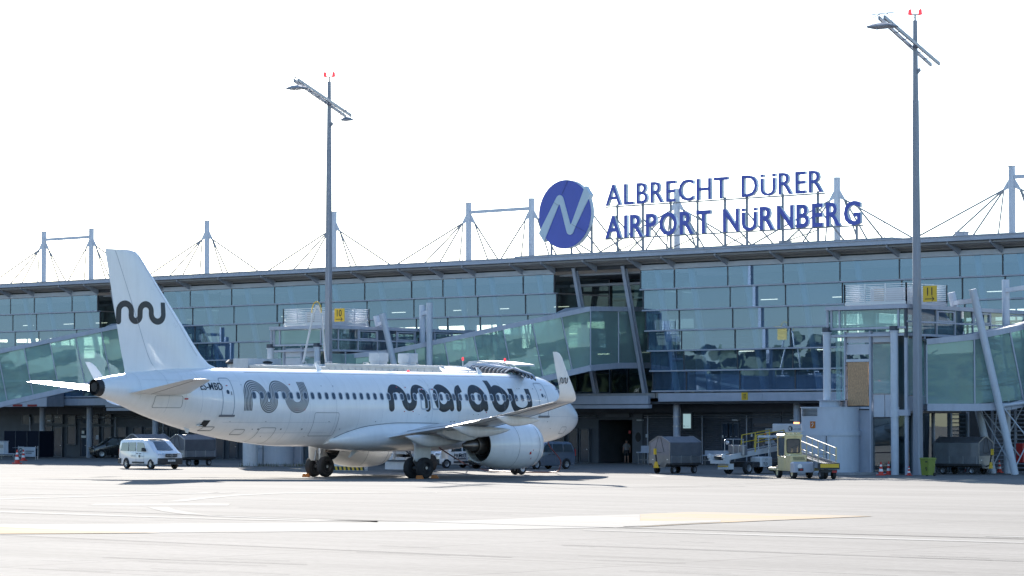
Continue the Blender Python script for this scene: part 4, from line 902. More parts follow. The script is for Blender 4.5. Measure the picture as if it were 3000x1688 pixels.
# ================================================================== FLOODLIGHT MASTS
def onz(px, py, z): r = ray(px, py); t = (z-CAM_Z)/r.z; p = r*t; p.z = z; return p
def light_mast(label, X, Y, px_top, py_top, kx, ky, org, sc, arms, pivot, lamps, brace):
    t = thing('floodlight_mast', label, 'light mast', (X, Y, gz(Y)), 0, 'tall floodlight masts on the apron'); top = FY(px_top, py_top, Y).z; Z0 = gz(Y)
    m_ = MB(); zj = top-4.7
    def sq(z, h): return [(X-h,Y-h*.7,z),(X-h*.7,Y-h,z),(X+h*.7,Y-h,z),(X+h,Y-h*.7,z),(X+h,Y+h*.7,z),(X+h*.7,Y+h,z),(X-h*.7,Y+h,z),(X-h,Y+h*.7,z)]
    m_.loft([sq(Z0,.25),(sq(zj,.155))], smooth=False); m_.loft([sq(zj,.138),sq(top,.105)], smooth=False); m_.box((X-.4,Y-.4,Z0),(X+.4,Y+.4,Z0+.04)); m_.build('pole', M['pole'], t, world=True)
    PX = lambda q: (org[0]+q[0]/sc, org[1]+q[1]/sc)
    zA = FY(*PX(pivot), Y).z
    for a, b in arms:
        pa_, pb_ = onz(*PX(a), zA), onz(*PX(b), zA); m_ = MB(); m_.bar(pa_, pb_, .12, .2); m_.build('arm', M['pole'], t, world=True)
    m_ = MB()
    for k in range(1, 7):
        q = k/7; p1 = onz(*PX(arms[0][0]), zA).lerp(onz(*PX(arms[0][1]), zA), q); p2 = onz(*PX(arms[1][0]), zA).lerp(onz(*PX(arms[1][1]), zA), q); m_.tube(p1, p2, .025, n=6)
    m_.build('arm_rung', M['pole'], t, world=True)
    for (c, w_, d_) in lamps:
        p = onz(*PX(c), zA-.75); m_ = MB(); m_.loft([[p+Vector((sx*w_*.5*f, sy*d_*.5*f, dz)) for sx, sy in ((-1,-1),(1,-1),(1,1),(-1,1))] for f, dz in ((.9,-.06),(1,0),(.97,.06),(.4,.2))], smooth=False); m_.build('floodlight', M['pole'], t, world=True)
        m_ = MB()
        for sx in (-.45, .45): m_.path([p+Vector((sx*w_,0,.08)), p+Vector((sx*w_*.9,0,.55)), p+Vector((sx*.3*w_,.1,.72))], .025, 6)
        m_.bar(p+Vector((-w_*.5,.1,.74)), p+Vector((w_*.5,.1,.74)), .05); m_.build('floodlight_yoke', M['pole'], t, world=True)
    a, b = FY(*PX(brace[0]), Y), onz(*PX(brace[1]), zA-.1); m_ = MB(); m_.tube(a, b, .035, n=8); m_.bar((X+.12,Y,a.z-.1),(X+.32,Y,a.z+.12),.05,.2); m_.build('arm_brace', M['pole'], t, world=True)
    m_ = MB(); m_.tube((X,Y,top),(X,Y,top+.32),.05,n=8); m_.bar((X-.26,Y-.2,top+.34),(X+.26,Y+.2,top+.34),.06); m_.path([(X-.26,Y-.2,top+.3),(X-.2,Y-.15,top+.05),(X-.05,Y,top+.2)],.012,5); m_.build('beacon_bracket', M['plastic'], t, world=True)
    for s in (-1, 1): m_ = MB(); m_.lathe([(0,.13),(.05,.14),(.07,.115),(.26,.1),(.34,.04),(.345,0)], (X+s*.24,Y+s*.18,top+.34), (0,0,1), 14); m_.build('warning_beacon', M['beacon'], t, world=True)
    return t
light_mast('left floodlight mast rising behind the jet beside the yellow 10 sign', -138.5, 139.2, 969.5, 239, 0, 0, (800,200), 5.797, [((425,200),(1325,805)),((362,212),(1238,822))], (985,605), [((405,345),1.2,.8),((1255,880),.8,.45)], ((1015,955),(1140,785)))
light_mast('right floodlight mast standing beside the yellow 11 sign and lime bin', -92.3, 141.3, 2681, 60, 0, 0, (2500,20), 6.037, [((548,180),(1520,1010)),((455,195),(1375,1030))], (1095,700), [((515,355),1.45,.95)], ((1140,1140),(1250,945)))
plate('gate_number_sign', 'yellow sign with black 10 and right arrow on the left floodlight mast', 979.6, 1008.4, 903.6, 942.9, 138.8, '10', True, .50)
plate('gate_number_sign', 'yellow sign with black 11 and right arrow on the right floodlight mast', 2704.3, 2743.5, 836.5, 885, 140.9, '11', True, .48)

# ================================================================== GLAZED WALKWAYS (fixed bridges), 40 degrees off the facade's normal
WD = Vector((math.sin(R(40)), math.cos(R(40)), 0)); WC = Vector((WD.y, -WD.x, 0))       # along, and across towards the apron
TOPZ = [(-4.9,7.94),(-2.84,8.11),(-1.0,8.41),(12.94,11.47),(20.5,11.66)]; BOTZ = [(-4.9,3.74),(-1.5,3.74),(0,3.76),(13.7,6.98),(20.5,7.12)]
def il(T, y):
    for (a, b), (c, d) in zip(T, T[1:]):
        if y <= c: return b+(d-b)*(y-a)/(c-a)
    return T[-1][1]
def walkway(label, P0, cross=False):
    P0 = Vector((P0[0], P0[1], 0)); t = thing('glazed_walkway', label, 'walkway', (P0.x, P0.y, gz(P0.y)), 0, 'sloping glazed walkways between the terminal and the gate towers')
    B = lambda n, m, mt, par=None: m.build(n, mt, par or t, world=True)
    W_ = 3.3; zt = lambda u: il(TOPZ, u); zb = lambda u: il(BOTZ, u)
    PB = P0+WD*12.99                                        # here the bridge turns square to the terminal
    def at(u, c, z):
        if u < 12.98: return P0+WD*u+WC*c+Vector((0,0,z))
        if u < 13.0: return PB+Vector((math.cos(R(20)),-math.sin(R(20)),0))*c/math.cos(R(20))+Vector((0,0,z))
        return PB+Vector((0,u-12.99,0))+Vector((c,0,0))+Vector((0,0,z))
    U = [-4.9,-2.0,.2]+[2.34+2.13*k for k in range(6)]+[16.2,20.4]
    ln = lambda u: 0.0 if u < 0 or u > 12 else .78
    for c, s in ((0, 1), (-W_, -1)):
        for y0, y1 in zip(U, U[1:]):
            m_ = MB(); m_.bar(at(y0,c,zt(y0)-.17),at(y1,c,zt(y1)-.17),.16,.34); B('top_beam', m_, M['facade'])
            m_ = MB(); m_.bar(at(y0,c,zb(y0)+.2),at(y1,c,zb(y1)+.2),.18,.42); B('bottom_beam', m_, M['facade'])
        for y in U: yb = min(y+ln(y), 20.4); m_ = MB(); m_.bar(at(y,c+s*.02,zt(y)-.34),at(yb,c+s*.02,zb(yb)+.40),.075,.09,up=tuple(WC)); B('mullion', m_, M['facade'])
        for y0, y1 in zip(U, U[1:]):
            e = [random.uniform(-.012,.012) for _ in range(4)]; a, b = y0+.045, y1-.045; ab, bb = min(a+ln(y0),20.3), min(b+ln(y1),20.3); m_ = MB(); n_ = 6; rows = []
            for j in range(n_+1):
                f = j/n_; w0 = .006*math.sin(f*9+y0); rows += [at(ab*(1-f)+a*f, c-s*.03+e[0]*(1-f)+e[1]*f+w0, (zb(ab)+.41)*(1-f)+(zt(a)-.35)*f), at(bb*(1-f)+b*f, c-s*.03+e[2]*(1-f)+e[3]*f+w0, (zb(bb)+.41)*(1-f)+(zt(b)-.35)*f)]
            m_.add(rows, [[2*j,2*j+1,2*j+3,2*j+2] for j in range(n_)], True); B('glass_pane', m_, M['glass_green'])
        for y0, y1 in zip(U[1:], U[2:]):
            m_ = MB(); k = c-s*.35; m_.tube(at(y0,k,zb(y0)+1.45),at(y1,k,zb(y1)+1.45),.045,n=6); B('handrail', m_, M['facade_dk'])
            if .1 < y0 < 12.5: m_ = MB(); ym = (y0+y1)/2; m_.tube(at(y0,k,zb(y0)+1.4),at(ym,k,zb(ym)+.45),.045,n=6); m_.tube(at(ym,k,zb(ym)+.45),at(y1,k,zb(y1)+1.4),.045,n=6); m_.tube(at(y0,k,zb(y0)+.45),at(y0-.5,k,zt(y0-.5)-.3),.05,n=6); B('truss_brace', m_, M['mast'])
    for y0, y1 in zip(U, U[1:]):
        for nm, f, h, mt in (('roof_panel', zt, -.12, M['roof']), ('floor_panel', lambda u: zb(u)+.38, -.34, M['soffit'])):
            m_ = MB(); q = [at(y0,-W_,f(y0)),at(y0,0,f(y0)),at(y1,0,f(y1)),at(y1,-W_,f(y1))]; m_.add(q+[p+Vector((0,0,h)) for p in q], [[0,1,2,3],[7,6,5,4],[0,4,5,1],[2,6,7,3]]); B(nm, m_, mt)
    for u0, z0, u1, zz in ((-2.2,10.85,.3,10.2),(1.2,11.65,1.2,11.0)):
        for c in (-W_-.4, .4):
            b_ = at(u1,c,0); m_ = MB(); m_.tube(at(u0,c,z0), (b_.x,b_.y,gz(b_.y)), .225, .225, 18); B('support_column', m_, M['mast'])
        yy = u0+(u1-u0)*(z0-zz)/z0; m_ = MB(); m_.bar(at(yy,-W_-.2,zz),at(yy,.2,zz),.2,.26); B('portal_beam', m_, M['mast'])
    if cross:
        for c in (-W_-.4, .4):
            for p, q in ((at(-.6,c,4.2),at(2.6,c,.3)),(at(.35,c,.5),at(2.4,c,4.4))): m_ = MB(); m_.tube(p, q, .035, n=6); B('brace_rod', m_, M['mast'])
            m_ = MB(); m_.tube(at(-.7,c,4.0),at(5.0,c,4.75),.09,n=8); B('floor_strut', m_, M['mast'])
        for p, q in ((at(-.7,-W_-.3,4.1),at(.2,.3,.4)),(at(-.7,.3,4.1),at(.2,-W_-.3,.4))): m_ = MB(); m_.tube(p, q, .035, n=6); B('brace_rod', m_, M['mast'])
    return t
random.seed(5)
walkway('sloping green glass walkway behind the jet nose rising to the middle terminal gap', (-140.9,150.1))
walkway('sloping green glass walkway behind the tail at the left edge', (-191.2,149.9))
walkway('green glass walkway leaving the picture at the right edge', (-89.2,146.1), True)

# ================================================================== GATE TOWERS
def tower(label, X0, Y0, board):
    t = thing('gate_tower', label, 'tower', (X0-2.8, Y0, gz(Y0+1)), 0, 'gate towers at the heads of the walkways')
    Z0 = gz(Y0)-.03
    B = lambda n, m, mt, par=None: m.build(n, mt, par or t, world=True)
    bx = lambda u0, v0, z0, u1, v1, z1: MB().box((X0+u0,Y0+v0,z0),(X0+u1,Y0+v1,z1))
    # upper glazed corridor
    B('corridor_roof', bx(-5.65,-.14,9.72,.14,15.6,9.95), M['facade']); B('corridor_floor', bx(-5.6,0,8.12,0,15.5,8.26), M['facade'])
    for u0, u1 in ((-5.3,-4.78),(-4.66,-.62),(-.5,-.06)): B('front_pane', MB().quad((X0+u0,Y0+.05,8.68),(X0+u1,Y0+.05,8.68),(X0+u1,Y0+.05,9.66),(X0+u0,Y0+.05,9.66)), M['glass_green'])
    for u in (-5.6,-5.3,-4.72,-.56,-.06): B('corner_mullion', bx(u-.05,-.02,8.6,u+.05,.1,9.72), M['facade'])
    B('front_rail', bx(-5.6,-.06,8.54,0,.1,8.66), M['facade'])
    vs2 = [.1,1.2,3.2,5.2,7.2,9.2,11.2,13.2,15.2]
    for i, (a, b) in enumerate(zip(vs2, vs2[1:])):
        for z0, z1 in ((8.26,8.92),(8.98,9.70)):
            B('side_pane', MB().quad((X0-.03,Y0+a+.04,z0),(X0-.03,Y0+b-.04,z0),(X0-.03,Y0+b-.04,z1),(X0-.03,Y0+a+.04,z1)), M['glass_dk'])
            B('side_pane', MB().quad((X0-5.57,Y0+a+.04,z0),(X0-5.57,Y0+b-.04,z0),(X0-5.57,Y0+b-.04,z1),(X0-5.57,Y0+a+.04,z1)), M['glass_dk'])
        m_ = MB(); m_.box((X0-.06,Y0+b-.04,8.2),(X0+.05,Y0+b+.04,9.73)); B('side_mullion', m_, M['facade'])
        if i in (2, 4, 6):
            m_ = MB()
            for q in ((a+.06,9.02,b-.06,9.1),(a+.06,9.58,b-.06,9.66),(a+.06,9.1,a+.16,9.58),(b-.16,9.1,b-.06,9.58)): m_.box((X0-.02,Y0+q[0],q[1]),(X0+.06,Y0+q[2],q[3]))
            B('window_frame', m_, M['facade'])
    B('side_rail', bx(-.06,0,8.90,.07,15.4,9.0), M['facade']); B('corner_post', bx(-.12,-.04,8.0,.03,.12,9.72), M['wall'])
    # plant enclosure with silver louvres
    for nm, p, q in (('front', (-4.3,-.02),(0.02,-.02)),('side',(.02,-.02),(.02,4.3)),('back',(-4.3,4.3),(.02,4.3)),('left',(-4.3,-.02),(-4.3,4.3))):
        m_ = MB()
        for k in range(9): z = 10.17+.125*k; m_.bar((X0+p[0],Y0+p[1],z),(X0+q[0],Y0+q[1],z),.05,.055)
        o = B('louvre_blades', m_, M['louvre']); o['kind'] = 'stuff'
        for f in (0,.33,.66,1): c = Vector((X0+p[0]+(q[0]-p[0])*f, Y0+p[1]+(q[1]-p[1])*f, 0)); m_ = MB(); m_.box((c.x-.035,c.y-.035,9.97),(c.x+.035,c.y+.035,11.22)); B('louvre_post', m_, M['louvre'])
        m_ = MB(); m_.bar((X0+p[0],Y0+p[1],10.05),(X0+q[0],Y0+q[1],10.05),.08,.14); B('louvre_kerb', m_, M['louvre'])
    m_ = MB(); m_.bbox((X0-3.2,Y0+1.0,9.96),(X0-.9,Y0+3.2,11.0),.05); ac = B('air_handler', m_, M['facade_lt']); m_ = MB(); m_.box((X0-2.9,Y0+.97,10.2),(X0-2.2,Y0+1.0,10.95)); B('intake_grille', m_, M['alu'], ac)
    # round columns
    for u in (-5.55,-.78):
        m_ = MB(); m_.tube((X0+u,Y0-.1,Z0),(X0+u,Y0-.1,8.4),.23,n=20); m_.tube((X0+u,Y0-.1,3.35),(X0+u,Y0-.1,3.95),.27,n=20); m_.tube((X0+u,Y0-.1,8.36),(X0+u,Y0-.1,8.42),.3,n=20); B('round_column', m_, M['mast'])
        B('column_head', bx(u-.2,-.3,8.42,u+.2,.1,8.7), M['wall']); B('beam_stub', bx(u+.2,-.15,3.45,u+.95,.12,3.8), M['facade'])
    # curtain wall of the shaft
    Yf = Y0+.25
    def pane(px, z, w_, mt, nm='shaft_pane'): m_ = MB(); m_.box((X0+px+.03,Yf,z[0]+.02),(X0+px+w_-.03,Yf+.05,z[1]-.02)); return B(nm, m_, mt)
    cols = [(-5.2,.42),(-4.78,.30),(-4.4,1.75),(-2.55,1.75),(-.55,.5)]
    for u, w_ in cols[:2]:
        m_ = MB(); m_.quad((X0+u+.04,Yf,4.35),(X0+u+w_-.04,Yf,4.35),(X0+u+w_-.04,Yf,8.4),(X0+u+.04,Yf,8.4)); B('shaft_glass', m_, M['glass_green']); pane(u, (3.75,4.3), w_, M['facade'])
    for z in ((7.75,8.4),(7.05,7.7)): pane(-4.4, z, 1.75, M['facade_lt'], 'spandrel_panel')
    pane(-2.55, (7.75,8.4), 1.75, M['facade_lt'], 'spandrel_panel')
    if board:
        B('chipboard_sheet', bx(-4.25,.14,4.05,-2.78,.2,6.62), M['osb']); B('flashing', bx(-4.35,.12,6.64,-2.72,.22,6.8), M['facade_lt'])
        for z in (4.4,5.2,6.4):
            for u in (-4.42,-2.72): B('fixing_clip', bx(u,.1,z,u+.13,.16,z+.03), M['facade_dk'])
    else:
        m_ = MB(); m_.quad((X0-4.35,Yf,4.0),(X0-2.7,Yf,4.0),(X0-2.7,Yf,6.95),(X0-4.35,Yf,6.95)); B('shaft_glass', m_, M['glass_green'])
    B('shaft_frame', bx(-4.47,.08,0,-4.39,.3,8.45), M['facade']); B('shaft_frame', bx(-2.68,.08,0,-2.56,.3,8.45), M['facade']); B('shaft_frame', bx(-4.4,.1,3.85,-2.66,.26,3.98), M['facade'])
    pane(-4.4, (Z0,3.8), 1.75, M['facade'], 'base_panel')
    m_ = MB(); m_.quad((X0-2.52,Yf,4.75),(X0-.85,Yf,4.75),(X0-.85,Yf,7.68),(X0-2.52,Yf,7.68)); B('shaft_glass', m_, M['glass_green'])
    for u in (-2.0,-1.15): m_ = MB(); m_.box((X0+u,Y0+.9,4.7),(X0+u+.5,Y0+1.0,7.7)); B('lift_panel', m_, M['interior'])
    for u, w_ in ((-2.52,.82),(-1.7,.86)): pane(u, (3.35,4.7), w_, M['facade_lt'], 'spandrel_panel')
    m_ = MB(); m_.quad((X0-2.52,Yf,Z0+.12),(X0-1.05,Yf,Z0+.12),(X0-1.05,Yf,3.3),(X0-2.52,Yf,3.3)); B('shaft_glass', m_, M['glass_dk']); m_ = MB(); m_.quad((X0-.95,Yf+.05,Z0+.1),(X0-.02,Yf+.05,Z0+.1),(X0-.02,Yf+.05,8.1),(X0-.95,Yf+.05,8.1)); B('shaft_glass', m_, M['glass_dk'])
    B('shaft_sill', bx(-2.6,.1,Z0,-.9,.32,Z0+.12), M['facade'])
    B('shaft_core', bx(-4.3,2.6,Z0,-1.2,2.8,8.4), M['interior']); B('shaft_floor', bx(-5.3,.3,3.6,-.1,6,3.75), M['slab'])
    # side return: vestibule glazing along the walkway
    for a, b in ((.15,1.9),(1.95,4.3),(4.35,5.4)):
        m_ = MB(); m_.quad((X0-.02,Y0+a,4.65),(X0-.02,Y0+b,4.65),(X0-.02,Y0+b,7.95),(X0-.02,Y0+a,7.95)); B('vestibule_pane', m_, M['glass_green']); m_ = MB(); m_.box((X0-.06,Y0+b,4.6),(X0+.04,Y0+b+.07,8.1)); B('vestibule_mullion', m_, M['facade'])
        m_ = MB(); m_.box((X0-.05,Y0+a,3.72),(X0+.02,Y0+b,4.6)); B('vestibule_panel', m_, M['facade'])
    for a, b in ((.2,2.0),(2.1,3.9),(4.0,5.8),(5.9,7.7)):
        m_ = MB(); m_.quad((X0-1.4,Y0+a+1,Z0+.1),(X0-1.4,Y0+b+1,Z0+.1),(X0-1.4,Y0+b+1,3.6),(X0-1.4,Y0+a+1,3.6)); B('ground_pane', m_, M['glass_dk']); m_ = MB(); m_.box((X0-1.45,Y0+b+1,Z0),(X0-1.3,Y0+b+1.1,3.7)); B('ground_mullion', m_, M['facade'])
    B('corner_column', bx(-.16,.0,Z0,.02,.14,8.1), M['facade']); B('rear_core', bx(-5.0,9.5,Z0,-1.0,9.8,8.1), M['wall_dk'])
    # rounded plant room at the foot
    cx, cy = X0-4.85, Y0-.55; m_ = MB(); 
    def rr(z, r): return [(cx+(r*math.cos(q) if math.cos(q) > 0 else 1.72*r/1.6*max(-1, -abs(math.cos(q))**.35)), cy+r*.95*math.sin(q), z) for q in [2*math.pi*k/48 for k in range(48)]]
    m_.loft([rr(Z0,1.60),rr(2.28,1.60)], True); m_.loft([rr(2.28,1.66),rr(2.55,1.66)], True); m_.loft([rr(2.55,1.58),rr(3.92,1.58)], True); m_.loft([rr(3.92,1.63),rr(3.97,1.63)], True); pl = B('plant_room', m_, M['cylpaint'])
    m_ = MB(); m_.tube((cx-.2,cy,3.97),(cx-.2,cy,4.35),.62,n=24); m_.tube((cx-.1,cy,4.35),(cx-.1,cy,4.39),.85,n=24); B('vent_cap', m_, M['cylpaint'])
    m_ = MB()
    for k in range(6): z = 3.45+.075*k; m_.box((cx-1.15,cy-1.53,z),(cx-.05,cy-1.44,z+.035))
    gv = B('louvre_grille', m_, M['void'])
    m_ = MB(); m_.box((cx-.55,cy-1.53,2.72),(cx-.2,cy-1.46,3.12)); sgp = B('hazard_plate', m_, M['orange'] if board else M['yellow'])
    m_ = MB(); m_.path([(cx-.45,cy-1.54,2.98),(cx-.36,cy-1.54,3.04),(cx-.3,cy-1.54,2.96),(cx-.36,cy-1.54,2.9),(cx-.42,cy-1.54,2.8)],.02,5); m_.build('hazard_symbol', M['conew'], sgp, world=True)
    m_ = MB(); m_.box((cx+.55,cy-1.5,Z0),(cx+.57,cy-1.36,2.26)); m_.box((cx-1.4,cy-1.54,1.2),(cx+.55,cy-1.5,1.215)); B('door_seam', m_, M['aline'])
    m_ = MB(); m_.box((cx-1.75,cy-1.66,Z0-.05),(cx+2.6,cy+1.5,Z0+.16)); B('plinth', m_, M['slab'])
    return t
random.seed(8)
tower('gate tower with boarded chipboard window between the belt loader and right mast', -92.85, 141, True)
tower('gate tower behind the jet under the yellow 10 sign', -143.5, 144, False)

# open steel staircase under the right walkway
SX0, SX1 = FY(2908,1300,153).x, FY(3060,1300,153).x
st = thing('steel_staircase', 'open steel stairs with horizontal treads behind the leaning column at far right', 'staircase', (SX0, 153, gz(153)))
for k in range(17): m_ = MB(); z = .0+.25*k; m_.box((SX0,153,z),(SX1,153.28,z+.07)); m_.build('tread', M['facade'], st, world=True)
for f in (0,.45,1): x = SX0+(SX1-SX0)*f; m_ = MB(); m_.box((x-.05,152.9,-.2),(x+.04,153.1,4.3)); m_.build('stringer', M['facade'], st, world=True)
m_ = MB(); m_.box((SX0,154.2,-.2),(SX1,154.4,4.4)); m_.build('back_wall', M['wall_dk'], st, world=True)

# ================================================================== PASSENGER BOARDING BRIDGE at stand 10
jb = thing('boarding_bridge', 'white telescopic boarding bridge reaching behind the jet to its forward door', 'boarding bridge', (-149, 139, 0))
B = lambda n, m, mt, par=None: m.build(n, mt, par or jb, world=True)
rp = FY(735, 1072, 140.5); RX, RYY = rp.x, 140.5
m_ = MB(); m_.lathe([(0,1.55),(3.0,1.55),(3.02,0)], (RX,RYY,4.2), (0,0,1), 40); rot = B('rotunda', m_, M['gsewhite'])
m_ = MB(); m_.lathe([(0,1.75),(.12,1.78),(.3,1.6),(.36,0)], (RX,RYY,7.2), (0,0,1), 40); m_.build('rotunda_roof', M['plastic'], rot, world=True)
m_ = MB()
for k in range(48): q = 2*math.pi*k/48; m_.box((RX+1.57*math.cos(q)-.05,RYY+1.57*math.sin(q)-.05,4.3),(RX+1.57*math.cos(q)+.05,RYY+1.57*math.sin(q)+.05,7.15))
o = m_.build('rotunda_slats', M['gsewhite'], rot, world=True); o['kind'] = 'stuff'
m_ = MB(); m_.tube((RX,RYY,0),(RX,RYY,4.2),.55,n=24); B('rotunda_column', m_, M['gsewhite'])
A0, A1 = Vector((RX+1.4,RYY-.3,5.75)), Vector((-116.6,128.9,4.9))
def tun(a, b, wd, h, nm):
    m_ = MB(); m_.bar(a, b, wd, h); o = B(nm, m_, M['gsewhite']); d = (b-a).normalized(); s = d.cross(Vector((0,0,1))).normalized(); m2 = MB()
    for sg_ in (-1, 1): m2.bar(a+s*sg_*wd*.5+Vector((0,0,h*.5)), b+s*sg_*wd*.5+Vector((0,0,h*.5)), .12,.14); m2.bar(a+s*sg_*wd*.51+Vector((0,0,-h*.5)), b+s*sg_*wd*.51+Vector((0,0,-h*.5)), .1,.2)
    m2.build('edge_rail', M['gsewhite'], o, world=True)
    m3 = MB(); n_ = int((b-a).length/1.0)
    for k in range(n_):
        p = a.lerp(b, (k+.5)/n_); m3.bar(p+s*(-wd*.505)+Vector((0,0,-h*.45)), p+s*(-wd*.505)+Vector((0,0,h*.45)), .06,.05,up=d); m3.bar(p+s*(wd*.505)+Vector((0,0,-h*.45)), p+s*(wd*.505)+Vector((0,0,h*.45)), .06,.05,up=d)
    q_ = m3.build('rib', M['gsewhite'], o, world=True); q_['kind'] = 'stuff'
    return d, s
mid = A0.lerp(A1, .52)
d_, s_ = tun(A0, mid, 2.5, 2.6, 'inner_tunnel'); tun(A0.lerp(A1,.45)+Vector((0,0,.04)), A1, 2.9, 2.95, 'outer_tunnel')
m_ = MB(); m_.box((A0.x-1.2,A0.y-1.6,4.3),(A0.x+.3,A0.y+1.6,7.55)); B('tunnel_portal', m_, M['gsewhite'])
# cable hoop on the tunnel roof
ap = FY(929, 884, 137.2); l0, l1 = FY(888,1062,137.2), FY(955,1062,137.2)
m_ = MB(); m_.path([l0, ap+Vector((-.42,0,-1.0)), ap+Vector((-.05,0,-.25))], .07, 8); m_.path([ap+Vector((.05,0,-.25)), ap+Vector((.42,0,-1.0)), l1], .07, 8); B('cable_hoop', m_, M['gsewhite'])
m_ = MB(); m_.path([ap+Vector((.46*math.cos(q)*-1, -.05, -.75+.75*math.sin(q))) for q in [math.pi*k/14 for k in range(15)]], .035, 6); B('hoop_cable', m_, M['yellow'])
for px in (888, 955, 1010, 1180): p = A0.lerp(A1, (FY(px,1065,137).x-A0.x)/(A1.x-A0.x))+Vector((0,0,1.45)); m_ = MB(); m_.box((p.x-.4,p.y-.35,p.z-.15),(p.x+.4,p.y+.35,p.z+.05)); m_.path([(p.x-.2,p.y-.3,p.z+.02),(p.x-.2,p.y-.3,p.z+.22),(p.x+.2,p.y-.3,p.z+.22),(p.x+.2,p.y-.3,p.z+.02)],.03,6); B('roof_fitting', m_, M['gsewhite'])
for px, py in ((1109.5,1035),(1195,1037)):
    Yq = A0.y+(A1.y-A0.y)*((FY(px,1060,134).x-A0.x)/(A1.x-A0.x)); p = FY(px, py, Yq); m_ = MB(); m_.box((p.x-.38,Yq-.4,p.z-1.2),(p.x+.38,Yq+.4,p.z-.55)); m_.bbox((p.x-.46,Yq-.46,p.z-.55),(p.x+.46,Yq+.46,p.z+.03),.03); B('roof_cooler', m_, M['gsewhite'])
# cab with folding canopy against the door
cb = Vector((-115.1,127.6,4.6)); m_ = MB(); m_.bar(A1, cb, 3.2, 3.0); m_.tube((A1.x,A1.y,3.2),(A1.x,A1.y,6.2),1.75,n=28); cabo = B('cab', m_, M['gsewhite'])
CC = lambda x, y, Y: FY(1230+x/1.998, 996+y/1.998, Y)
pts_ = [CC(285,126,129.2),CC(345,121,129.0),CC(460,129,128.2),CC(562,144,127.2)]; n_ = 4; dv = Vector((-.75,-.66,0))*1.1; dz = Vector((0,0,-.10))
m_ = MB(); m_.add(pts_+[p-dv for p in pts_]+[p+dz for p in pts_]+[p-dv+dz for p in pts_], [[i,i+1,n_+i+1,n_+i] for i in range(n_-1)]+[[2*n_+i,3*n_+i,3*n_+i+1,2*n_+i+1] for i in range(n_-1)]+[[i,2*n_+i,2*n_+i+1,i+1] for i in range(n_-1)]+[[n_+i,n_+i+1,3*n_+i+1,3*n_+i] for i in range(n_-1)]+[[0,n_,3*n_,2*n_],[n_-1,3*n_-1,4*n_-1,2*n_-1]]); m_.build('cab_roof', M['gsewhite'], cabo, world=True)
m_ = MB(); m_.prism([(212,186),(286,128),(345,123),(276,186)], lambda u, v, t: CC(u, v, 129.0+t), 0, .12); m_.build('cab_cheek', M['gsewhite'], cabo, world=True)
hoops = []
for k in range(10):
    f = k/9; Yk = 128.7-2.4*f; xl = 300+215*f; xr = 480+190*f; yt = 140+22*f; yr = 146+58*f
    hoops.append([CC(xl-18,192,Yk+.1), CC(xl-10,yt+22,Yk), CC(xl+8,yt+8,Yk-.05), CC(xl+40,yt+2,Yk-.15), CC((xl+xr)/2,(yt+yr)/2-3,Yk-.4), CC(xr-22,yr-4,Yk-.65), CC(xr-4,yr+6,Yk-.75), CC(xr+2,yr+24,Yk-.8)])
for h in hoops: m_ = MB(); m_.path(h, .05, 6); m_.build('canopy_hoop', M['steel'], cabo, world=True)
m_ = MB(); rg = []
for k, h in enumerate(hoops):
    rg.append([p+Vector((.06,.06,-.05)) for p in h])
    if k < 9: rg.append([(p+q)*.5+Vector((.12,.12,-.16)) for p, q in zip(h, hoops[k+1])])
m_.loft(rg, False, caps=False, closed=False); m_.build('canopy_fabric', M['tarp'], cabo, world=True)
for px, py, Yk in ((1356,1054,129),(1479,1057,127.5)):
    p = FY(px, py, Yk); m_ = MB(); m_.lathe([(0,.065),(.15,.065),(.2,.04),(.205,0)], (p.x,p.y,p.z-.05), (0,0,1), 12); bo = B('red_beacon', m_, M['beacon']); m_ = MB(); m_.tube((p.x,p.y,p.z-1.3),(p.x,p.y,p.z-.05),.035,n=6); m_.build('beacon_pole', M['steel'], bo, world=True)
# lift legs and bogie below the outer tunnel
lc = A0.lerp(A1, .80); m_ = MB()
for sg_ in (-1, 1): p = lc+s_*sg_*1.8; m_.bar((p.x,p.y,.8),(p.x,p.y,6.4),.32,.32)
m_.bar(lc+s_*-1.9+Vector((0,0,-3.6)), lc+s_*1.9+Vector((0,0,-3.6)), .35,.4); B('lift_frame', m_, M['gsewhite'])
for sg_ in (-1, 1): p = lc+s_*sg_*.8; m_ = MB(); m_.lathe([(-.2,.25),(-.2,.5),(0,.55),(.2,.5),(.2,.25)], (p.x,p.y,.55), tuple(s_), 24); B('drive_wheel', m_, M['tyre'])
m_ = MB(); q = A0.lerp(A1,.72)
for px0, px1, y0, y1 in ((1133,1190,1290,1330),(1128,1185,1340,1375)):
    a_, b_ = FY(px0,y1,129.5), FY(px1,y0,129.5); m_.box((a_.x,129.5,a_.z),(b_.x,131,b_.z))
m_.box((FY(1150,1300,129.8).x,129.4,FY(1150,1340,129.5).z),(FY(1163,1300,129.8).x,130.4,FY(1150,1290,129.5).z)); B('equipment_cabinet', m_, M['gsewhite'])
m_ = MB()
for px0, py0, px1, py1 in ((1138,1308,1190,1306),(1142,1316,1185,1320),(1130,1350,1188,1350),(1165,1300,1200,1330),(1200,1320,1215,1375)):
    m_.tube(FY(px0,py0,129.3), FY(px1,py1,129.3), .05, n=6)
B('hydraulic_line', m_, M['plastic'])

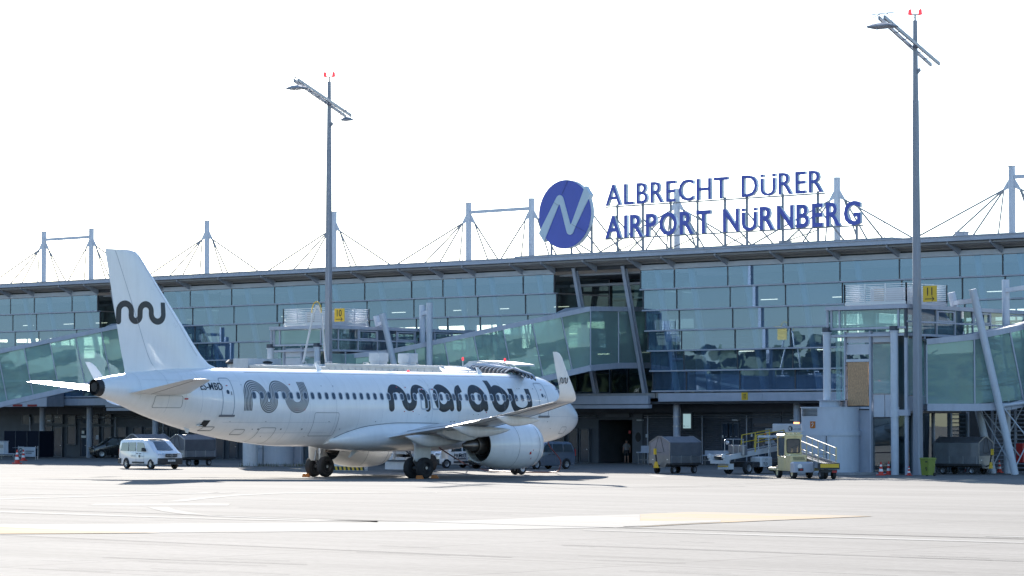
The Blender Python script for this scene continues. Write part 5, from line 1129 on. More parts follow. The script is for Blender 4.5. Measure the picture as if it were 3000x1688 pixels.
# ================================================================== VEHICLES
def place(t, px, py, local):
    """put thing t so that the local ground point lands on the contact point taken from image pixels"""
    p = G(px, py); a = t.rotation_euler.z; x, y = local; t.location = (p.x-(x*math.cos(a)-y*math.sin(a)), p.y-(x*math.sin(a)+y*math.cos(a)), p.z)
def wheel(parent, x, y, r, wd, side, rimmat, spokes=5):
    m_ = MB(); c = (x, y, r); ax = (0, side, 0)
    m_.lathe([(-wd/2,r*.6),(-wd/2,r*.9),(-wd*.35,r),(wd*.35,r),(wd/2,r*.9),(wd*.48,r*.62)], c, ax, 28); o = m_.build('wheel', M['tyre'], parent)
    m_ = MB(); m_.lathe([(wd*.40,r*.63),(wd*.36,r*.56),(wd*.30,r*.5),(wd*.28,0)], c, ax, 24)
    rm = m_.build('rim', rimmat, o)
    if spokes:
        m_ = MB()
        for k in range(spokes): q = 2*math.pi*k/spokes; m_.bar((x,y+side*wd*.34,r), (x+r*.55*math.cos(q),y+side*wd*.36,r+r*.55*math.sin(q)), r*.17, .02, up=(0,side,0))
        m_.build('spokes', M['steel'], o)
    return o
def van(name, label, rz, prof, hw_, belt, paint, wheels, wins, screen, group=None, bumper=None, k=.10, lowtrim=True, grille=True, plate_text=None, rimmat=None):
    t = thing(name, label, 'van' if 'van' in name else 'car', (0,0,0), rz, group)
    cx = sum(p[0] for p in prof)/len(prof); cz = sum(p[1] for p in prof)/len(prof)
    yw = lambda z: 1-(k*max(0, z-belt)+(.03 if z < .5 else 0))
    rings = []
    for y, e in ((-1,.055),(-.985,.018),(-.93,0),(.93,0),(.985,.018),(1,.055)):
        rings.append([Vector((x-(x-cx)*e*.6, y*hw_*yw(z), z-(z-cz)*e)) for x, z in prof])
    # nose and tail rounded in plan
    L0, L1 = min(p[0] for p in prof), max(p[0] for p in prof)
    for rg, y in zip(rings, (-1,-.985,-.93,.93,.985,1)):
        for p in rg:
            f = max(0, (p.x-(L1-.75))/.75); p.x -= .16*f*abs(y)**3
            f = max(0, ((L0+.3)-p.x)/.3); p.x += .06*f*abs(y)**3
    m_ = MB(); m_.loft(rings, True); body = m_.build('body', paint, t)
    sidey = lambda z: hw_*yw(z)+.012
    for s in (1, -1):
        for q in wins:
            m_ = MB(); m_.prism(q, lambda u, v, d: Vector((u, s*(sidey(v)+d), v)), -.03, .004); m_.build('side_window', M['carglass'], t)
        m_ = MB(); zt_ = wins[-1][0][1]; x_ = wins[-1][1][0]-.1
        m_.bbox((x_-.1, s*(hw_+.02), zt_+.0),(x_+.06, s*(hw_+.24), zt_+.24), .03); m_.build('wing_mirror', M['plastic'], t)
        for x, r, wd in wheels:
            m_ = MB(); n = 20; m_.add([(x, s*(hw_*.97+.014), r)]+[(x+1.22*r*math.cos(a), s*(hw_*.97+.014), max(.25,r+1.22*r*math.sin(a))) for a in [math.pi*(-.12+1.24*i/n) for i in range(n+1)]], [[0,i,i+1] for i in range(1,n+1)]); m_.build('wheel_arch', M['plastic'], body)
            wheel(t, x, s*(hw_-wd*.36), r, wd, s, rimmat or M['rim'])
        m_ = MB(); z = belt-.13; 
        for xh in (-.25,.15): m_.box((xh, s*(hw_+.004), z),(xh+.2, s*(hw_+.03), z+.04))
        m_.build('door_handle', M['plastic'], t)
        m_ = MB()
        for xd in (-.32,.72): m_.box((xd, s*(hw_*.985+.012), .45),(xd+.012, s*(hw_*.985+.016), belt))
        m_.build('door_gap', M['aline'], body)
    (xb, zb_), (xt, zt_) = screen; wb, wt = hw_*yw(zb_)*.90, hw_*yw(zt_)*.88; nrm = Vector((zt_-zb_, 0, xb-xt)).normalized()*.014
    m_ = MB(); rows = []
    for i in range(5):
        f = i/4; x = xb+(xt-xb)*f; z = zb_+(zt_-zb_)*f; w_ = wb+(wt-wb)*f; rows += [Vector((x-.10*(abs(q)**2.5), w_*q, z))+nrm for q in (-1,-.5,0,.5,1)]
    m_.add(rows, [[i*5+j,i*5+j+1,i*5+j+6,i*5+j+5] for i in range(4) for j in range(4)], True); m_.build('windscreen', M['carglass'], t)
    rx = L0-.005; m_ = MB(); m_.quad((rx+.06,-hw_*.74,belt+.08),(rx+.06,hw_*.74,belt+.08),(rx+.13,hw_*.68,belt+.55),(rx+.13,-hw_*.68,belt+.55)); m_.build('rear_window', M['carglass'], t)
    for s in (1,-1): m_ = MB(); m_.box((rx-.01,s*hw_*.8,.85),(rx+.05,s*hw_*.93,1.3)); m_.build('tail_lamp', M['red'], t)
    if bumper:
        z0, z1 = bumper; m_ = MB(); n = 9; P = []
        for i in range(n):
            q = -1+2*i/(n-1); P.append((L1+.03-.20*abs(q)**3, q*hw_*.985))
        m_.add([(x,y,z0) for x, y in P]+[(x+.015,y,z1) for x, y in P]+[(x-.5,y*.9,z0) for x, y in P], [[i,i+1,n+i+1,n+i] for i in range(n-1)]+[[i,i+1,2*n+i+1,2*n+i] for i in range(n-1)], True)
        m_.build('front_bumper', M['plastic'], t)
        if lowtrim:
            for s in (1,-1): m_ = MB(); m_.box((-.8,s*hw_*.97,.36),(.75,s*(hw_+.02),.47)); m_.build('side_trim', M['plastic'], t); m_ = MB(); m_.box((L0-.02,s*hw_*.5,.34),(L0+.35,s*(hw_+.012),.68)); m_.build('rear_bumper_corner', M['plastic'], t)
    for s in (1,-1):
        hx = L1-.10; zl = belt-.22; m_ = MB(); m_.add([(hx-.02,s*hw_*.55,zl+.02),(hx-.13,s*hw_*.93,zl+.12),(hx-.45,s*(hw_*.99+.012),zl+.22),(hx-.30,s*hw_*.8,zl+.24),(hx-.06,s*hw_*.5,zl+.17)],[[0,1,2,3,4]]); lo = m_.build('headlight', M['lamp'], t)
    if grille:
        m_ = MB(); zl = belt-.26; m_.bbox((L1-.04,-hw_*.46,zl-.06),(L1+.035,hw_*.46,zl+.15),.02); g = m_.build('grille', M['plastic'], t); m_ = MB(); m_.box((L1+.03,-hw_*.42,zl+.04),(L1+.045,hw_*.42,zl+.065)); m_.build('grille_bar', M['steel'], g)
        m_ = MB(); m_.lathe([(0,.07),(.012,.09),(.02,.085),(.021,.07)], (L1+.035,0,zl+.05), (1,0,0), 20); m_.build('badge', M['steel'], g)
    if plate_text:
        m_ = MB(); zc = .5; m_.box((L1+.045,-.27,zc),(L1+.06,.27,zc+.12)); p = m_.build('number_plate', M['conew'], t)
        text_mb(plate_text, .08, lambda u, v, w: Vector((L1+.064, u, zc+.02+v)), width=.40, align='c', bold=.01).build('plate_text', M['black'], p)
    return t
PV = [(-2.62,.33),(-2.66,.9),(-2.62,1.5),(-2.5,1.84),(-2.2,1.93),(-1.0,1.96),(.45,1.955),(.85,1.90),(1.1,1.78),(1.95,1.20),(2.42,1.06),(2.6,.92),(2.66,.6),(2.62,.34),(2.2,.28),(-2.3,.28)]
v1 = van('passenger_van', 'white passenger van with dark bumper and plate OPS 03 under the jet tail', R(-11.5), PV, .96, 1.12, M['vanwhite'], [(-1.62,.33,.24),(1.60,.33,.24)],
  [[(-2.35,1.18),(-1.32,1.18),(-1.32,1.74),(-2.2,1.72)], [(-1.22,1.18),(-.38,1.18),(-.38,1.75),(-1.22,1.74)], [(-.22,1.16),(1.0,1.12),(1.02,1.2),(.62,1.7),(.45,1.74),(-.22,1.75)]], ((1.93,1.23),(1.08,1.80)), bumper=(.30,.72), plate_text='OPS 03')
place(v1, 444, 1374.5, (1.60,-.87))
for s in (-1, 1):
    text_mb('OPS 03', .13, lambda u, v, w: Vector((-.95-s*0+(-s)*u, s*.985, .78+v)), width=.55, bold=.006).build('door_lettering', M['aline'], v1)
    m_ = MB(); m_.lathe([(0,.09),(.004,.09),(.005,0)], (.15,s*.975,.84), (0,s,0), 18); m_.build('door_emblem', M['livery'], v1)
    text_mb('AIRPORT NÜRNBERG', .06, lambda u, v, w: Vector((.3+(-s)*u*1.0+(s>0)*.5, s*.985, .8+v)), width=.5).build('door_lettering', M['aline'], v1)
m_ = MB(); m_.box((-1.7,-.6,1.965),(1.0,.6,1.985)); m_.build('roof_skin', M['vanwhite'], v1)
PK = [(-2.08,.3),(-2.12,.9),(-2.08,1.4),(-1.95,1.76),(-1.7,1.83),(-.2,1.84),(.3,1.80),(.62,1.66),(1.2,1.16),(1.85,1.0),(2.06,.82),(2.1,.5),(2.04,.3),(1.7,.24),(-1.8,.24)]
v2 = van('small_van', 'white small van marked PRM03 in the shade between the jet landing gear and engine', R(-101), PK, .9, 1.08, M['vanwhite'], [(-1.3,.31,.2),(1.35,.31,.2)],
  [[(-1.85,1.14),(-.9,1.14),(-.9,1.64),(-1.78,1.62)], [(-.8,1.14),(.0,1.14),(.0,1.66),(-.8,1.65)], [(.1,1.12),(1.0,1.12),(.55,1.56),(.35,1.66),(.1,1.67)]], ((1.2,1.18),(.62,1.69)), bumper=(.26,.62), rimmat=M['steel'])
place(v2, 1306, 1372.3, (1.35,.8))
for s in (1,-1):
    text_mb('PRM03', .24, lambda u, v, w: Vector((.75-u if s > 0 else -.35+u, s*.925, .72+v)), width=.98, bold=.012).build('door_lettering', M['black'], v2); m_ = MB(); m_.box((-.25,s*.905,.6),(.75,s*.925,.66)); m_.build('door_stripe', M['black'], v2)
PC = [(-2.2,.28),(-2.25,.8),(-2.15,1.3),(-1.85,1.72),(-1.5,1.8),(.2,1.82),(.55,1.74),(1.25,1.18),(1.95,1.02),(2.18,.82),(2.22,.5),(2.15,.28),(1.8,.22),(-1.9,.22)]
v3 = van('grey_van', 'grey blue family van parked in the shade below the jet nose', R(-95), PC, .9, 1.08, M['vangrey'], [(-1.35,.32,.2),(1.4,.32,.2)],
  [[(-1.95,1.14),(-1.1,1.14),(-1.1,1.62),(-1.8,1.62)], [(-1.0,1.14),(-.1,1.14),(-.1,1.65),(-1.0,1.64)], [(.0,1.12),(1.05,1.12),(.5,1.62),(.0,1.66)]], ((1.25,1.2),(.58,1.72)), rimmat=M['steel'])
place(v3, 1657, 1374, (-1.35,.8))
v4 = van('dark_car', 'dark estate car half hidden behind the exhaust of the near engine', R(-97), PC, .9, 1.0, M['vanblack'], [(-1.35,.32,.2),(1.4,.32,.2)],
  [[(-1.95,1.10),(-1.1,1.10),(-1.1,1.62),(-1.8,1.62)], [(-1.0,1.10),(-.1,1.10),(-.1,1.65),(-1.0,1.64)], [(.0,1.1),(1.05,1.1),(.5,1.62),(.0,1.66)]], ((1.25,1.2),(.58,1.72)), rimmat=M['steel'])
place(v4, 1442, 1374, (1.4,.8))
v5 = van('dark_car', 'black off-road car parked in deep shade behind the white passenger van', R(-118), PC, .95, 1.05, M['vanblack'], [(-1.35,.36,.22),(1.4,.36,.22)],
  [[(-1.95,1.14),(-1.1,1.14),(-1.1,1.62),(-1.8,1.62)], [(-1.0,1.14),(-.1,1.14),(-.1,1.65),(-1.0,1.64)], [(.0,1.12),(1.05,1.12),(.5,1.62),(.0,1.66)]], ((1.25,1.2),(.58,1.72)), rimmat=M['steel'])
place(v5, 297, 1342, (1.4,.85))

# ---- baggage carts
def cart(label, rz, px, py, local, cover, end, group='covered baggage carts'):
    t = thing('baggage_cart', label, 'baggage cart', (0,0,0), rz, group); Lh, Wh = 1.55, .78
    m_ = MB(); m_.box((-Lh,-Wh,.50),(Lh,Wh,.62)); m_.bar((-Lh,-.5,.46),(Lh,-.5,.46),.08,.1); m_.bar((-Lh,.5,.46),(Lh,.5,.46),.08,.1); m_.build('chassis', M['plastic'], t)
    prof = [(-Wh,.62),(-Wh,1.86),(-.12,2.22),(.12,2.22),(Wh,1.86),(Wh,.62)]
    m_ = MB(); xs2 = [-Lh+.04+(2*Lh-.08)*i/6 for i in range(7)]
    rg = []
    for i, x in enumerate(xs2):
        w_ = .012*math.sin(i*2.3); rg.append([(x,(y+(w_ if abs(y) > .5 else 0)),z-(.02 if i % 2 else 0)*(z > 1.9)) for y, z in prof])
    m_.loft(rg, False, caps=False, closed=False); m_.build('canopy', cover, t)
    for s in (1,-1): m_ = MB(); m_.box((-Lh+.02,s*(Wh+.012),.64),(Lh-.02,s*(Wh+.03),1.05)); m_.build('side_board', M['alu'], t)
    for s in (1,-1):
        for k in range(4): m_ = MB(); x = -Lh+.1+k*(2*Lh-.25)/3; m_.box((x,s*(Wh+.03),.62),(x+.05,s*(Wh+.045),1.08)); m_.build('board_post', M['steel'], t)
    for e in (1,-1):
        x = e*(Lh-.03); m_ = MB(); m_.add([(x,y,z) for y, z in prof],[[0,1,2,3,4,5]]); m_.build('end_curtain', end, t)
        m_ = MB()
        for a, b in zip(prof, prof[1:]): m_.bar((x+e*.02,a[0],a[1]),(x+e*.02,b[0],b[1]),.05,.06)
        m_.build('end_frame', M['alu'], t)
        m_ = MB(); m_.add([(x+e*.03,-Wh,.62),(x+e*.03,Wh,.62),(x+e*.03,Wh,1.1),(x+e*.03,-Wh,1.1)],[[0,1,2,3]]); m_.prism([(-.55,.62),(.55,.62),(.4,.36),(-.4,.36)], lambda u, v, d: Vector((x+e*.03+d, u, v)), 0, .03); m_.build('end_board', M['alu'], t)
        for s in (1,-1): m_ = MB(); m_.box((x+e*.035,s*.55,.82),(x+e*.05,s*.55+.1,.87)); m_.build('reflector', M['conew'], t)
        m_ = MB(); m_.path([(x+e*.04,-.1,2.15),(x+e*.05,-.35,1.3),(x+e*.05,.0,1.25),(x+e*.05,.35,1.3),(x+e*.04,.1,2.15)],.014,5); m_.build('curtain_strap', M['plastic'], t)
    m_ = MB(); m_.bar((Lh,0,.45),(Lh+.25,0,.55),.08); m_.bar((Lh+.25,0,.5),(Lh+.42,.0,1.45),.07); m_.build('tow_bar', M['plastic'], t)
    m_ = MB(); m_.box((Lh+.36,-.06,1.15),(Lh+.50,.06,1.5)); m_.prism([(-.2,.35),(.2,.35),(.08,.72),(-.08,.72)], lambda u, v, d: Vector((Lh+.3+d, u, v)), 0, .06); m_.build('tow_bar_grip', M['yellow'], t)
    for x, s in ((-1.0,1),(-1.0,-1),(1.0,1),(1.0,-1)): wheel(t, x, s*.62, .23, .16, s, M['rim'], 0)
    place(t, px, py, local); return t
cart('grey tarpaulin baggage cart with yellow tow bar by the info screen column', R(-90), 1973, 1388, (1.0,.62), M['tarp'], M['tarp_lt'])
cart('dark tarpaulin baggage cart directly right of the white passenger van', R(-88), 552, 1365, (1.0,.62), M['tarp'], M['tarp'])
cart('baggage cart whose sunlit roof shows above the white passenger van', R(-88), 420, 1362, (1.0,.62), M['tarp'], M['tarp'])
cart('metal sided baggage cart in the shade beside the lime bin', R(0), 2849, 1390.5, (1.0,-.62), M['alu'], M['tarp'])

# ---- cream belt loader
bl = thing('belt_loader', 'cream belt loader with square cab and railed conveyor beside the grey tower base', 'belt loader', (0,0,0), R(144.5))
m_ = MB(); m_.bbox((-1.55,-.95,.42),(2.6,1.05,.58),.03); m_.bbox((-1.2,.12,.5),(-.32,1.06,1.30),.05); m_.build('lower_body', M['cream'], bl)
m_ = MB(); m_.bbox((-.34,.10,.5),(1.0,1.06,1.2),.05); cabb = m_.build('cab_base', M['cream'], bl)
m_ = MB()
for x in (-.32,.92):
    for y in (.14,.98): m_.box((x,y,1.18),(x+.09,y+.09,2.3))
m_.bbox((-.40,.06,2.28),(1.06,1.12,2.42),.05); m_.box((-.34,.12,1.18),(-.28,1.06,1.42)); m_.box((-.34,.12,2.1),(-.28,1.06,2.3)); m_.build('cab_frame', M['cream'], bl)
m_ = MB(); m_.prism(rrect((.6,1.77), .36, .36, .08), lambda u, v, d: Vector((-.345+d, u, v)), -.012, 0); wn = m_.build('rear_cab_window', M['carglass'], bl)
m_ = MB(); p_ = rrect((.6,1.77), .375, .375, .09); m_.path([Vector((-.362, u, v)) for u, v in p_+[p_[0]]], .022, 6); m_.build('window_seal', M['black'], wn)
m_ = MB(); m_.box((-.2,1.062,1.25),(.85,1.07,2.2)); m_.build('side_cab_window', M['carglass'], bl); m_ = MB(); m_.box((-.18,1.06,.55),(.86,1.075,1.2)); m_.build('cab_door', M['cream'], bl)
m_ = MB()
for k in range(4): m_.box((-.35,.2+.22*k,2.42),(-.3,.36+.22*k,2.48))
m_.bar((-.35,.1,2.5),(-.35,1.06,2.5),.03); m_.build('roof_bar', M['cream'], bl)
m_ = MB(); m_.bar((-.9,.18,1.0),(-.9,.95,1.0),.01) 
for k in range(11): m_.bar((-1.212,.25+.06*k,1.0),(-1.212,.31+.06*k,1.18),.03,.01)
m_.build('radiator_grille', M['black'], bl)
m_ = MB(); m_.bbox((-1.85,-.1,.35),(-1.2,1.1,.92),.08); rb = m_.build('rear_fender', M['facade'], bl)
m_ = MB(); m_.lathe([(0,.13),(.004,.13),(.005,0)], (-1.852,.75,.68), (-1,0,0), 20); m_.build('round_decal', M['conew'], rb)
m_ = MB(); m_.box((-1.87,.55,.42),(-1.845,.85,.58)); tl = m_.build('tail_lamp', M['black'], bl); m_ = MB(); m_.box((-1.875,.6,.46),(-1.865,.76,.54)); m_.build('lamp_lens', M['red'], tl)
for x in (-1.3,1.2):
    for y, s in ((.92,1),(-.85,-1)): wheel(bl, x, y, .34, .24, s, M['cream'], 0)
cv0, cv1 = Vector((-2.9,-.55,.72)), Vector((3.4,-.55,1.32))
m_ = MB()
for s in (-.46,.46): m_.bar(cv0+Vector((0,s,0)), cv1+Vector((0,s,0)), .08,.34)
m_.build('conveyor_frame', M['steel'], bl); m_ = MB(); m_.bar(cv0+Vector((0,0,.02)), cv1+Vector((0,0,.02)), .84,.08); m_.build('conveyor_belt', M['plastic'], bl)
m_ = MB(); m_.box((-3.05,-1.1,.52),(-2.75,.05,.86)); te = m_.build('conveyor_end', M['plastic'], bl); m_ = MB(); m_.box((-3.06,-1.05,.62),(-3.05,0,.82)); m_.build('conveyor_end_stripe', M['yellow'], te)
m_ = MB(); m_.box((-2.9,-1.0,.36),(-2.5,-.1,.5)); m_.build('rear_chassis', M['plastic'], bl); m_ = MB(); m_.box((-2.92,-.98,.34),(-2.9,-.72,.46)); m_.build('tail_lamp', M['red'], bl)
wheel(bl, -2.6, -.9, .24, .18, -1, M['rim'], 0); wheel(bl, -2.6, -.2, .24, .18, 1, M['rim'], 0)
for s in (-.5,.5):
    m_ = MB(); A_ = cv0+Vector((.35,s,.1)); B_ = cv1+Vector((-1.2,s,.1)); up_ = Vector((0,0,.85))
    m_.tube(A_+up_, B_+up_, .028, n=8); m_.tube(A_+up_*.5, B_+up_*.5, .022, n=8)
    for k in range(6): q = A_.lerp(B_, k/5); m_.tube(q, q+up_, .03, n=8)
    m_.build('handrail', M['rail'], bl)
m_ = MB(); m_.box((-2.62,-1.09,1.05),(-2.45,-1.05,1.72)); m_.build('rail_panel', M['cream'], bl)
text_mb('AIRPORT NÜRNBERG', .07, lambda u, v, w: Vector((-1.213+.0, .95-u, .78+v)), width=.42).build('body_lettering', M['aline'], bl)
place(bl, 2325, 1402.8, (-1.3,.92))
# ---- white belt loader behind it
wl = thing('belt_loader', 'white belt loader with yellow rails standing in shade behind the cream belt loader', 'belt loader', (0,0,0), R(-92))
m_ = MB(); m_.bbox((-1.9,-.9,.40),(1.2,.9,.72),.04); m_.build('chassis', M['plastic'], wl); m_ = MB(); m_.bbox((-.55,.15,.42),(.55,1.0,1.02),.06); sb = m_.build('side_box', M['gsewhite'], wl)
text_mb('TLD', .17, lambda u, v, w: Vector((.1-u+.25, 1.004, .5+v)), width=.42, bold=.03).build('box_lettering', M['black'], sb); text_mb('627', .10, lambda u, v, w: Vector((.15-u, 1.004, .8+v)), width=.25).build('box_lettering', M['aline'], sb)
c0, c1 = Vector((3.0,-.2,.95)), Vector((-3.2,-.2,1.62)); m_ = MB()
for s in (-.45,.45): m_.bar(c0+Vector((0,s,0)), c1+Vector((0,s,0)), .08,.3)
m_.build('conveyor_frame', M['gsewhite'], wl); m_ = MB(); m_.bar(c0+Vector((0,0,.05)), c1+Vector((0,0,.05)), .82,.1); m_.build('conveyor_belt', M['plastic'], wl)
for s in (-.75,.35): m_ = MB(); m_.bbox((2.75,s-.1,.8),(3.3,s+.12,1.16),.08); m_.bbox((3.1,s-.1,.95),(3.42,s+.12,1.22),.08); m_.build('bumper_hook', M['gsewhite'], wl)
m_ = MB(); m_.box((2.9,-.7,.62),(3.25,.5,.82)); m_.box((2.4,-.4,.28),(2.9,.4,.62)); m_.build('front_frame', M['gsewhite'], wl); m_ = MB(); m_.box((2.905,-.4,.44),(2.93,.4,.5)); m_.build('front_stripe', M['yellow'], wl)
for x in (-1.35,1.5):
    for y, s in ((.72,1),(-.72,-1)): wheel(wl, x, y, .36, .26, s, M['rim'], 0)
m_ = MB(); m_.tube((1.7,-.85,1.1),(1.7,-.85,2.0),.022,n=6); m_.path([(1.7,-.85,2.0),(1.6,-.8,2.06),(1.6,.5,2.06),(1.7,.55,2.0),(1.7,.55,1.1)],.022,6); m_.tube((1.7,-.2,1.1),(1.7,-.2,2.05),.02,n=6); m_.build('guard_hoop', M['steel'], wl)
m_ = MB(); m_.bbox((1.2,-.72,1.12),(1.55,.1,1.72),.03); m_.bbox((1.2,.12,1.12),(1.55,.5,1.72),.03); m_.build('control_box', M['alu'], wl)
m_ = MB(); m_.lathe([(0,.11),(.1,.12),(.12,.1),(.13,0)], (1.66,-.62,1.85), (1,0,0), 14); m_.build('work_lamp', M['lamp'], wl)
m_ = MB()
for x0, z0 in ((.3,1.3),(-1.0,1.45),(-2.4,1.6)): m_.tube((x0,.35,z0),(x0-.12,.35,z0+1.0),.03,n=6); m_.tube((x0,-.75,z0),(x0-.12,-.75,z0+1.0),.03,n=6)
for h in (.55,1.0):
    for y in (.35,-.75): m_.tube((.3-.12*h,y,1.3+h),(-2.4-.12*h,y,1.6+h),.03,n=6)
m_.build('handrail', M['yrail'], wl)
m_ = MB(); m_.bbox((-1.5,.1,2.15),(-.2,1.0,2.28),.05); ro_ = m_.build('cab_canopy', M['gsewhite'], wl); m_ = MB()
for x in (-1.45,-.28):
    for y in (.14,.94): m_.tube((x,y,.7),(x,y,2.15),.03,n=6)
m_.build('canopy_posts', M['gsewhite'], wl); m_ = MB(); m_.lathe([(0,.07),(.12,.06),(.15,0)], (-.5,.5,2.28), (0,0,1), 12); m_.build('roof_beacon', M['orange'], wl)
place(wl, 2190, 1389, (1.5,.72))
# ---- service truck with box body and black arm behind the loaders
p = FY(2340, 1380, 147.5); tr = thing('service_truck', 'white box bodied service truck with black lifting arm beside the grey tower base', 'truck', (p.x, 147.5, gz(147.5)), R(180))
m_ = MB(); m_.box((-2.2,-.9,.5),(2.2,.9,.8)); m_.build('chassis', M['plastic'], tr); m_ = MB(); m_.bbox((-1.1,-.95,2.35),(1.35,.95,2.98),.04); m_.bbox((-1.3,-.9,.8),(-.2,.9,1.2),.04); m_.build('box_body', M['gsewhite'], tr)
m_ = MB(); m_.lathe([(0,.17),(.006,.17),(.007,0)], (-.05,.955,2.68), (0,1,0), 24); em = m_.build('emblem', M['livery'], tr); text_mb('N', .22, lambda u, v, w: Vector((.03-u+.03, .966, 2.57+v)), bold=.02, width=.16).build('emblem_letter', M['conew'], em)
text_mb('AIRPORT NÜRNBERG', .07, lambda u, v, w: Vector((-.3-u, .962, 2.62+v)), width=.62).build('body_lettering', M['aline'], tr)
m_ = MB(); m_.box((.3,.8,2.3),(1.6,.97,2.45)); m_.bar((1.5,.8,2.3),(.6,.8,1.2),.12); m_.bar((-1.35,.85,.8),(-1.35,.85,3.75),.22,.28); m_.bar((-1.35,.9,2.6),(1.2,.9,1.5),.16); m_.bar((-.9,.9,2.4),(-1.6,.9,.9),.08); m_.path([(-1.35,.9,3.75),(-1.2,.9,3.98),(-.9,.9,4.05)],.06,6); m_.build('lifting_arm', M['plastic'], tr)
m_ = MB(); m_.box((.0,-.1,2.98),(.3,.1,3.08)); m_.build('amber_lamp', M['litamber'], tr)
for x in (-1.5,1.5):
    for s in (1,-1): wheel(tr, x, s*.75, .38, .26, s, M['rim'], 0)

# ================================================================== SMALL THINGS ON THE APRON
def cone(label, px, py, h, group='traffic cones'):
    p = G(px, py); t = thing('traffic_cone', label, 'traffic cone', p, 0, group); s = h/.75
    m_ = MB(); m_.bbox((-.2*s,-.2*s,0),(.2*s,.2*s,.06*s),.02); m_.build('base', M['cone'], t)
    cuts = [(.06,.15),(.22,.122),(.36,.097),(.50,.072),(.60,.055),(.75,.028)]
    for i, (a, b) in enumerate(zip(cuts, cuts[1:])):
        m_ = MB(); m_.lathe([(a[0]*s,a[1]*s),(b[0]*s,b[1]*s)]+([(b[0]*s,0)] if i == 4 else []), (0,0,0), (0,0,1), 18); m_.build('band', M['cone'] if i % 2 == 0 else M['conew'], t)
    return t
cone('nearer and larger traffic cone at the far left edge beside the notice board', 50, 1359, 1.05)
cone('smaller traffic cone standing in front of the notice board at far left', 68.5, 1350, .9)
cone('traffic cone leftmost of the two before the tall tower glass', 2581, 1393, .78)
cone('traffic cone directly left of the round column of the boarded tower', 2604, 1391, .78)
cone('traffic cone at the foot of the right floodlight mast', 2663, 1393.5, .55)
cone('traffic cone beneath the steel stairs at far right', 2928, 1385, .78)
p = G(2718, 1395); bn = thing('wheelie_bin', 'lime green wheelie bin marked 9 beside the right floodlight mast', 'bin', p, R(-6))
m_ = MB(); m_.loft([[(-.25,-.24,.05),(.25,-.24,.05),(.25,.26,.05),(-.25,.26,.05)],[(-.31,-.3,.96),(.31,-.3,.96),(.31,.34,.96),(-.31,.34,.96)]], False); m_.build('body', M['lime'], bn)
m_ = MB(); m_.bbox((-.34,-.34,.955),(.34,.36,1.05),.03); m_.box((-.3,.34,.94),(.3,.44,1.0)); m_.build('lid', M['lime'], bn)
text_mb('9', .24, lambda u, v, w: Vector((.05+u, -.268-.02*v/.24, .28+v)), width=.13, bold=.01).build('numeral', M['black'], bn); m_ = MB(); m_.box((.06,-.30,.78),(.22,-.294,.85)); m_.build('sticker', M['black'], bn)
for s in (1,-1): m_ = MB(); m_.lathe([(-.03,.1),(.03,.1),(.031,0)], (s*.27,.27,.1), (1,0,0), 14); m_.build('wheel', M['tyre'], bn)
def chock(label, px, py, rz=0):
    p = G(px, py); t = MB(); t.prism([(-.22,0),(.22,0),(.12,.19),(-.17,.19)], lambda u, v, d: Vector((u*math.cos(rz)-d*math.sin(rz)+p.x, u*math.sin(rz)+d*math.cos(rz)+p.y, v+p.z)), -.13, .13)
    o = t.build('wheel_chock', M['orange'], None); o.location = p
    for v in o.data.vertices: v.co -= p
    tag(o, label, 'wheel chock', 'orange wheel chocks at the main wheels')
chock('orange wheel chock behind the far main wheels', 897, 1397.5, R(38)); chock('orange wheel chock wedged between the near main wheels', 1230, 1403.5, R(38)); chock('orange wheel chock ahead of the near main wheels', 1274, 1402, R(38))
# hazard striped bumper bar under the far engine
a, b = FY(976,1382,131), FY(1068,1372,131); hz = thing('hazard_barrier', 'low barrier with yellow and black hazard stripes under the far engine', 'barrier', (a.x, 131, 0))
m_ = MB(); m_.box((0,0,.0),(b.x-a.x,.3,.42)); m_.build('bar', M['gsewhite'], hz)
n_ = 15; W_ = b.x-a.x
for k in range(n_): x = W_*k/n_; m_ = MB(); m_.prism([(x+.05,.02),(x+W_/n_+.05,.02),(x+W_/n_-.03,.26),(x-.03,.26)], lambda u, v, d: Vector((min(max(u,0),W_), d, v)), -.012, -.004); m_.build('hazard_stripe', M['yellow'] if k % 2 else M['black'], hz)
# red fuel hose looping under the jet
pts = [FX(1287,1312,AX+2.0), FX(1330,1340,AX+3.2)]
for q in ((1380,1370),(1430,1380.5),(1480,1384),(1560,1386),(1620,1386)): pts.append(G(*q)+Vector((0,0,.05)))
pts += [FY(1636,1379,127.5), FY(1642,1362,127.6), FY(1640,1345,127.6), FY(1612,1310,127.4), FY(1606,1296,127.2)]
sp = []
for i in range(len(pts)-1):
    p0, p1, p2, p3 = pts[max(i-1,0)], pts[i], pts[i+1], pts[min(i+2,len(pts)-1)]
    for k in range(6): t_ = k/6; sp.append(.5*((2*p1)+(p2-p0)*t_+(2*p0-5*p1+4*p2-p3)*t_*t_+(3*p1-p0-3*p2+p3)*t_**3))
sp.append(pts[-1]); m_ = MB(); m_.path(sp, .036, 8); ho = m_.build('ground_power_cable', M['hose']); tag(ho, 'dark red ground power cable looping from the jet nose along the apron', 'cable')
